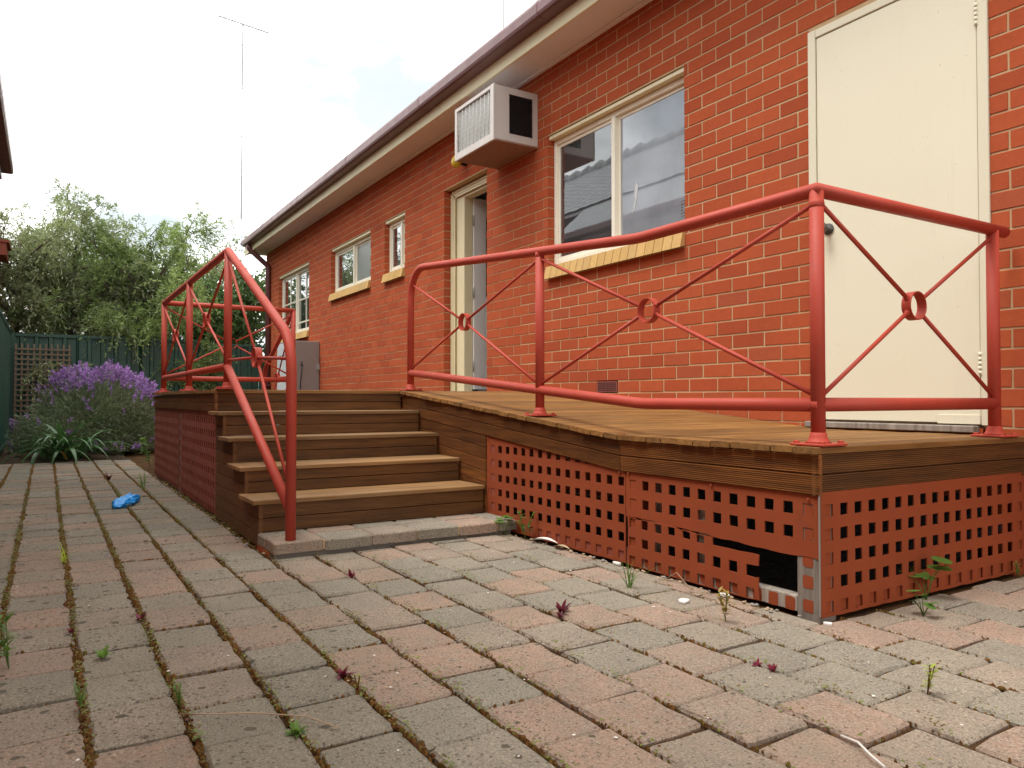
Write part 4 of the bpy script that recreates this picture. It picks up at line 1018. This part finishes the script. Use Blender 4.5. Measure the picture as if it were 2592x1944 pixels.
# agapanthus
AG = thing('agapanthus_clump', 'clump of arching dark green strap leaves in front of the lavender', 'plant', (-6.75, -3.35, GZ+.02))
def strap(mb, p, az, ln, w_, up, curl, seg=8, fold=.25):
    d = Vector((math.cos(az)*math.cos(up), math.sin(az)*math.cos(up), math.sin(up))); p = Vector(p); s = Vector((-math.sin(az), math.cos(az), 0)); V = []
    for k in range(seg+1):
        t = k/seg; ww = w_*(1-t**3)*(.65+.7*t*(1-t)*2); V += [p-s*ww+Vector((0, 0, fold*ww)), p.copy(), p+s*ww+Vector((0, 0, fold*ww))]
        p = p+d*(ln/seg); d = Vector((d.x, d.y, d.z-curl/seg)).normalized()
    mb.add(V, [(3*k+i, 3*k+i+1, 3*k+i+4, 3*k+i+3) for k in range(seg) for i in (0, 1)], 0, True)
for k in range(54):
    a = k*2.399+rnd.uniform(-.3, .3); off = rnd.uniform(0, .14); mb = MB()
    strap(mb, (math.cos(k)*off, math.sin(k*1.3)*off*1.8, 0), a, rnd.uniform(.60, .95), rnd.uniform(.020, .031), rnd.uniform(.7, 1.3), rnd.uniform(1.8, 3.1))
    mb.build('leaf', 'leaf_agapanthus', AG)
mb = MB(); strap(mb, (.25, .02, .0), -.4, .22, .022, .9, 1.0); mb.build('leaf', 'leaf_ochre', AG, label='withered yellow leaf')
LP = thing('low_plant', 'low dark green plant in the soil at the far left edge', 'plant', (-8.3, -3.75, GZ+.02))
for k in range(40):
    mb = MB(); strap(mb, (rnd.uniform(-.5, .5), rnd.uniform(-.16, .2), 0), rnd.random()*6.28, rnd.uniform(.18, .36), .02, rnd.uniform(.7, 1.4), rnd.uniform(.6, 1.6), 5); mb.build('leaf', 'leaf_lavender', LP)

# weeds between the pavers
def sprig(kind, p, s, label, mat, group='weeds between the pavers'):
    T = thing('weed', label, 'weed', p, group); st = MB(); lf = MB()
    if kind == 'grass':
        for k in range(16): strap(lf, (rnd.uniform(-.01, .01), rnd.uniform(-.01, .01), 0), rnd.random()*6.28, s*rnd.uniform(.6, 1.1), .0022, rnd.uniform(.9, 1.5), rnd.uniform(.2, 1.2), 6)
    elif kind == 'rosette':
        for k in range(11): strap(lf, (0, 0, .003), rnd.random()*6.28, s*rnd.uniform(.5, 1), s*.16, rnd.uniform(.4, 1.3), rnd.uniform(.3, 1.0), 4)
    elif kind == 'heart':
        for k in range(6):
            a = rnd.random()*6.28; h = s*rnd.uniform(.45, 1); q = Vector((math.cos(a)*s*.35, math.sin(a)*s*.35, h)); st.tube([(0, 0, 0), (q.x*.4, q.y*.4, h*.6), tuple(q)], .0015, 5)
            n_ = 9; r_ = s*rnd.uniform(.2, .3); tl = rnd.uniform(-.5, .5); V = [(q.x, q.y, q.z)]
            for m in range(n_): b = 2*math.pi*m/n_; V.append((q.x+r_*math.cos(b), q.y+r_*math.sin(b), q.z+r_*tl*math.cos(b)+.12*r_))
            lf.add(V, [(0, 1+m, 1+(m+1) % n_) for m in range(n_)], 0, True)
    else:      # upright leafy stem
        for c_ in range(3):
            dx, dy = rnd.uniform(-.3, .3), rnd.uniform(-.3, .3); st.tube([(0, 0, 0), (dx*s*.4, dy*s*.4, s*.5), (dx*s, dy*s, s)], .0013, 5)
            for k in range(9):
                t = .25+.75*k/8; strap(lf, (dx*s*t, dy*s*t, s*t), rnd.random()*6.28, s*.26, s*.055, rnd.uniform(.1, 1.0), .6, 3)
    if st.v: st.build('stem', 'leaf_weed' if mat != 'leaf_lime' else 'leaf_red', T)
    lf.build('leaf', mat, T); return T
G0 = GZ-.004
sprig('rosette', (1.582, -2.05, G0), 0.061, 'tall dark red weed in the middle of the paving', 'leaf_red')
sprig('stem', (1.928, -1.64, G0), .10, 'dry ochre yellow weed near the broken lattice corner', 'leaf_ochre')
sprig('grass', (1.443, -1.635, G0), .17, 'tuft of green grass blades by the cracked lattice', 'leaf_weed')
sprig('stem', (2.62, -1.688, G0), .075, 'lime yellow weed with a red stem near the right edge', 'leaf_lime')
sprig('heart', (2.135, -.844, G0), .15, 'round leaved green seedling against the end lattice', 'leaf_weed')
sprig('heart', (2.235, -1.034, G0), .085, 'low round leaved seedling in front of the end lattice', 'leaf_weed')
sprig('heart', (.206, -1.44, G0), .10, 'round leaved weed beside the end of the paver step', 'leaf_weed')
sprig('stem', (.37, -1.42, G0), .14, 'upright leafy weed against the lattice near the step', 'leaf_weed')
sprig('rosette', (.721, -2.478, G0), .05, 'small red weed in the paving below the stair post', 'leaf_red')
sprig('rosette', (.93, -3.266, G0), 0.043, 'red weed in the third joint from the left', 'leaf_red')
sprig('rosette', (.968, -3.463, G0), 0.032, 'red weed in the mossy joint nearest the left edge', 'leaf_red')
sprig('rosette', (1.759, -2.872, G0), .042, 'crimson weed beside a lime seedling', 'leaf_red')
sprig('stem', (1.87, -2.873, G0), .04, 'tiny lime seedling beside a crimson weed', 'leaf_lime')
sprig('grass', (-.229, -3.463, G0), .10, 'far yellowish grass tuft in the left joint', 'leaf_lime')
sprig('stem', (1.221, -3.615, G0), .13, 'tall wispy weed at the left edge of the picture', 'leaf_weed')
sprig('rosette', (1.267, -3.395, G0), .045, 'flat green weed in the paving at lower left', 'leaf_weed')
sprig('stem', (1.636, -3.46, G0), .055, 'leafy green weed at the bottom left', 'leaf_weed')
sprig('rosette', (2.321, -1.887, G0), .035, 'purple weed, right one of a close pair', 'leaf_red')
sprig('rosette', (2.272, -1.892, G0), .03, 'purple weed, left one of a close pair', 'leaf_red')
sprig('stem', (1.744, -3.262, G0), .05, 'green seedling in the mossy joint at lower left', 'leaf_weed')
sprig('grass', (-3.12, -2.86, G0), .17, 'light green grassy weed beside the deck', 'leaf_weed')
sprig('rosette', (-4.01, -3.05, G0), 0.086, 'small red and green weed far beside the deck', 'leaf_red')
sprig('stem', (-5.1, -2.60, G0), .30, 'tall leafy weed at the far corner of the deck', 'leaf_weed')
sprig('rosette', (1.62, -2.08, G0), .028, 'tiny purple seedling in the middle of the paving', 'leaf_red')
sprig('stem', (2.125, -.17, G0), .06, 'small weed at the foot of the house wall', 'leaf_weed')
sprig('rosette', (2.04, -3.07, G0), .045, 'bright green weed low in the mossy joint at the bottom', 'leaf_weed')
# tiny seedlings and cress along the joints: too many to count
V, F = [], []
for k in range(-8, 13):
    y = -1.682-PY*(k-1)
    if y > -1.45 or y < -3.7: continue
    for q in range(int(26+120*min(1, max(.1, (-2.0-y)/1.0)))):
        x = rnd.uniform(-3.5, 3.0)
        if solid_at(x, y) or not seen((x, y, GZ), 20): continue
        for m in range(rnd.randint(3, 12)):
            px, py = x+rnd.gauss(0, .022), y+rnd.gauss(0, .006); h = rnd.uniform(.002, .022); a = rnd.random()*6.28; l_ = rnd.uniform(.005, .012); w_ = l_*.4
            ca, sa = math.cos(a), math.sin(a); o = len(V)
            V += [(px, py, GZ+h), (px+ca*l_*.5-sa*w_, py+sa*l_*.5+ca*w_, GZ+h+.002), (px+ca*l_, py+sa*l_, GZ+h-.001), (px+ca*l_*.5+sa*w_, py+sa*l_*.5-ca*w_, GZ+h+.002)]; F.append((o, o+1, o+2, o+3))
put('ground_cover', npmesh('ground_cover', V, F, 'leaf_cress'), label='tiny green seedlings spread along the paving joints', category='ground cover', kind='stuff')
# litter: paint flakes, grit and bits of leaf
mb = MB()
for q in range(420):
    x, y = rnd.uniform(-2.5, 3.2), rnd.uniform(-3.7, -1.45)
    if solid_at(x, y): continue
    r_ = rnd.uniform(.002, .0055); a = rnd.random()*6; pts = []
    for m in range(5): pts.append((x+r_*math.cos(a+m*1.256)*rnd.uniform(.6, 1.2), y+r_*math.sin(a+m*1.256)*rnd.uniform(.6, 1.2), GZ+.003+rnd.random()*.002))
    o = len(mb.v); mb.add(pts, [tuple(range(5))], 0 if rnd.random() < .22 else 1)
for q in range(160):       # grit swept against the deck and step
    t = rnd.random(); 
    if q % 2: x, y = rnd.uniform(.25, 2.05), -1.40-abs(rnd.gauss(0, .018))
    else: x, y = rnd.uniform(-4.3, .1), LY-.012-abs(rnd.gauss(0, .022))
    r_ = rnd.uniform(.003, .011); mb.lathe([(r_*.8, 0), (r_, r_*.4), (r_*.4, r_*.8)], (x, y, GZ), (rnd.uniform(-.3, .3), rnd.uniform(-.3, .3), 1), 5, rnd.choice((1, 1, 2)), False)
mb.build('litter', ['flake_white', 'dry_leaf', 'concrete'], label='small flakes, grit and leaf bits scattered over the paving', category='litter', kind='stuff')
def chip(x, y, a, l_, w_, label):
    mb = MB(); ca, sa = math.cos(a), math.sin(a); n_ = 7; pts = []
    for m in range(n_):
        t = 2*math.pi*m/n_; sq = max(abs(math.cos(t)), abs(math.sin(t))); u = l_*math.cos(t)/sq*rnd.uniform(.85, 1.1); v_ = w_*math.sin(t)/sq*rnd.uniform(.85, 1.1); pts.append((u*ca-v_*sa, u*sa+v_*ca))
    mb.prism(pts, (0, 0, 0), (0, 0, .006), (1, 0, 0), (0, 1, 0)); o = mb.build('lattice_fragment', 'flake_white', None, label=label, category='fragment', group='broken lattice fragments'); o.location = (x, y, GZ+.003); o.rotation_euler = (.05, .06, 0)
chip(1.696, -1.60, .3, .017, .021, 'pale square fragment lying out on the paving')
chip(1.09, -1.405, .1, .022, .012, 'pale fragment leaning by the crack in the lattice')
chip(1.715, -1.415, .2, .020, .012, 'pale fragment at the foot of the broken lattice')
chip(2.14, -1.405, .6, .013, .009, 'small pale fragment at the foot of the corner post')
def stick(name, pts, r_, mat, label, cat='twig'):
    mb = MB(); c = Vector(pts[0]); mb.tube([Vector(p)-c for p in pts], r_, 6); o = mb.build(name, mat, None, label=label, category=cat); o.location = c; return o
stick('twig', [(2.66, -2.085, GZ+.004), (2.71, -2.10, GZ+.012), (2.755, -2.125, GZ+.009), (2.79, -2.135, GZ+.003)], .0028, 'flake_white', 'white dry twig at the lower right of the paving')
stick('twig', [(1.80, -3.27, GZ+.004), (1.86, -3.21, GZ+.012), (1.89, -3.13, GZ+.008), (1.98, -3.03, GZ+.010), (2.06, -2.985, GZ+.004)], .0016, 'dry_leaf', 'long thin bent straw over the lower left paving')
def dleaf(x, y, a, l_, mat, label):
    mb = MB(); strap(mb, (0, 0, 0), a, l_, l_*.14, .25, .5, 6, .5); o = mb.build('dry_leaf', mat, None, label=label, category='leaf'); o.location = (x, y, GZ+.004)
dleaf(.45, -1.43, .3, .17, 'flake_white', 'curled pale dry leaf at the foot of the lattice')
dleaf(.64, -1.425, .1, .12, 'dry_leaf', 'brown dry leaf beside the curled pale leaf')
stick('straw', [(1.42, -1.43, GZ+.004), (1.47, -1.415, GZ+.04), (1.56, -1.44, GZ+.006)], .0013, 'dry_leaf', 'bent dry straw arching at the foot of the cracked lattice', 'straw')
stick('straw', [(1.40, -1.445, GZ+.004), (1.50, -1.42, GZ+.014), (1.60, -1.455, GZ+.005)], .0013, 'dry_leaf', 'low flat straw lying under the arching straw', 'straw')
# crumpled blue plastic cover
me = bpy.data.meshes.new('plastic_cover'); bm = bmesh.new(); bmesh.ops.create_icosphere(bm, subdivisions=4, radius=1)
from mathutils import noise as mn
for v_ in bm.verts:
    c = v_.co.copy(); t = c.x
    prof = (max(0, 1-abs(t)**2.2))**.5; k = 1-.22*math.exp(-((t+.02)/.12)**2)
    nn = mn.noise(c*2.6)*.22+(.22-abs(mn.noise(Vector((c.x*2.2, c.y*4.5, c.z*4.5))+Vector((3, 1, 7)))))*.75+abs(mn.noise(c*9))*.12
    c.y *= (.9+nn)*k; c.z *= (.9+nn*1.7)*k; c.x *= 1+.10*mn.noise(c*3)
    x, y, z = c.x*.215, c.y*.072, max(-.03, c.z*.058)
    v_.co = (x*.88, y+.02*math.sin(t*2), z*.62+.022+.010*t)
for f in bm.faces: f.smooth = True
bm.to_mesh(me); bm.free(); me.materials.append(M['blue_plastic'])
o = put('plastic_cover', me, None, (-2.14, -3.06, GZ), label='crumpled bright blue plastic cover lying on the paving', category='plastic cover'); o.rotation_euler = (0, 0, math.radians(149))

# ------------------------------------------------------------------ beyond the yard
MA = thing('antenna_mast', 'tall thin mast with a cross antenna rising behind the roof', 'antenna', (-14.0, .17, GZ))
mb = MB(); mb.tube([(-14, .17, GZ), (-14, .17, 4.0)], .020, 8); mb.tube([(-14, .17, 4.0), (-14, .172, 7.0)], .016, 8); mb.tube([(-14, .172, 7.0), (-14, .18, 9.6)], .014, 8)
for z in (4.0, 5.0, 5.9, 7.0, 8.0): mb.lathe([(.018, -.02), (.018, .02)], (-14, .172, z), (0, 0, 1), 8)
rel(MA, mb).build('mast', 'pale_steel', MA)
mb = MB(); mb.tube([(-14, -.345, 8.52), (-14, .755, 8.41)], .014, 6)
for t in (.02, .12, .27, .60, .76, .80, .85, .98):
    y = -.345+1.1*t; z = 8.52-.11*t; mb.tube([(-14.2, y-.012, z-.006), (-13.8, y+.012, z+.006)], .005, 5)
mb.lathe([(.02, -.03), (.02, .03)], (-14, .178, 8.465), (0, 0, 1), 8); rel(MA, mb).build('antenna_boom', 'pale_steel', MA)
WP = thing('roof_aerial', 'thin upright aerial wire standing on the brick house roof', 'aerial', (-3.04, .5, 3.27))
mb = MB(); mb.tube([(0, 0, -.02), (0, 0, 1.6)], .006, 6); mb.build('rod', 'steel', WP); mb = MB(); mb.lathe([(.04, 0), (.035, .03), (.012, .05)], (0, 0, 0), (0, 0, 1), 10); mb.build('foot', 'steel', WP)
# the house on the left, whose eave end shows at the frame edge and whose roof mirrors in the large window
NH = thing('neighbour_house', 'neighbouring house at the left edge showing only its dark eave ends', 'house', (-1, -8, GZ))
N_ = lambda name, mb, mat: rel(NH, mb).build(name, mat, NH)
ex = -7.35
mb = MB(); mb.box((ex+.7, -11.5, -.86), (6.5, -4.75, 2.62)); N_('wall', mb, 'brick')
mb = MB(); gp = [(0, 0), (.10, 0), (.115, .02), (.115, .10), (.10, .125), (0, .11)]; mb.prism(gp, (ex, -4.02, 2.70), (6.8, -4.02, 2.70), (0, 1, 0), (0, 0, 1)); N_('gutter', mb, 'gutter_maroon')
mb = MB(); mb.box((ex, -4.045, 2.62), (6.8, -4.022, 2.80)); mb.box((ex+.02, -4.70, 2.62), (6.8, -4.047, 2.63)); N_('fascia', mb, 'gutter_maroon')
mb = MB(); mb.box((ex-.004, -4.0, 2.715), (ex-.0005, -3.93, 2.80)); N_('gutter_end', mb, 'soffit')
mb = MB(); mb.prism([(-3.97, 2.83), (-4.66, 3.44), (-4.66, 3.38), (-3.97, 2.78)], (ex, 0, 0), (6.8, 0, 0), (0, 1, 0), (0, 0, 1)); N_('lean_roof', mb, 'roof_tile')
nx0, nx1, ey, ez, ry, rzz = -13.5, 6.8, -4.67, 3.43, -6.3, 4.86
mb = MB(); mb.box((nx0+.5, -11.5, -.86), (nx1-.3, -5.2, ez-.1)); N_('wall', mb, 'brick')
mb = MB(); mb.prism([(ey, ez), (ry, rzz), (-12.2, ez-2), (-12.2, ez-2.05), (ry, rzz-.06), (ey, ez-.05)], (nx0, 0, 0), (nx1, 0, 0), (0, 1, 0), (0, 0, 1)); N_('roof', mb, 'roof_tile')
V = []; F = []; nx_, ny_ = 260, 16
for j in range(ny_+1):      # tile surface: rolls along the slope, courses stepping up
    for e in (0, 1):
        for i in range(nx_+1):
            x = nx0+(nx1-nx0)*i/nx_; t = j/ny_; y = ey+.02+(ry-ey)*t; z = ez+.03+(rzz-ez)*t+.008*math.sin(i*2*math.pi/4)+(.022 if e else .012); V.append((x, y, z))
k = nx_+1
for j in range(2*ny_+1):
    for i in range(nx_): F.append((j*k+i, j*k+i+1, (j+1)*k+i+1, (j+1)*k+i))
mb = MB(); mb.add(V, F); N_('roof_tiles', mb, 'roof_tile')
for i in range(48):
    x = nx0+.42*i; mb = MB(); mb.tube([(x, ry, rzz+.0), (x+.40, ry, rzz+.035)], [.10, .145], 10); N_('ridge_cap', mb, 'roof_tile')
mb = MB(); mb.box((-11.5, -6.5, 2.24), (-10.7, -4.10, 2.44)); mb.box((-11.52, -6.52, 2.441), (-10.68, -4.06, 2.48)); mb.box((-11.4, -4.3, -.86), (-11.3, -4.2, 2.24)); N_('verandah_roof', mb, 'lattice_brown')
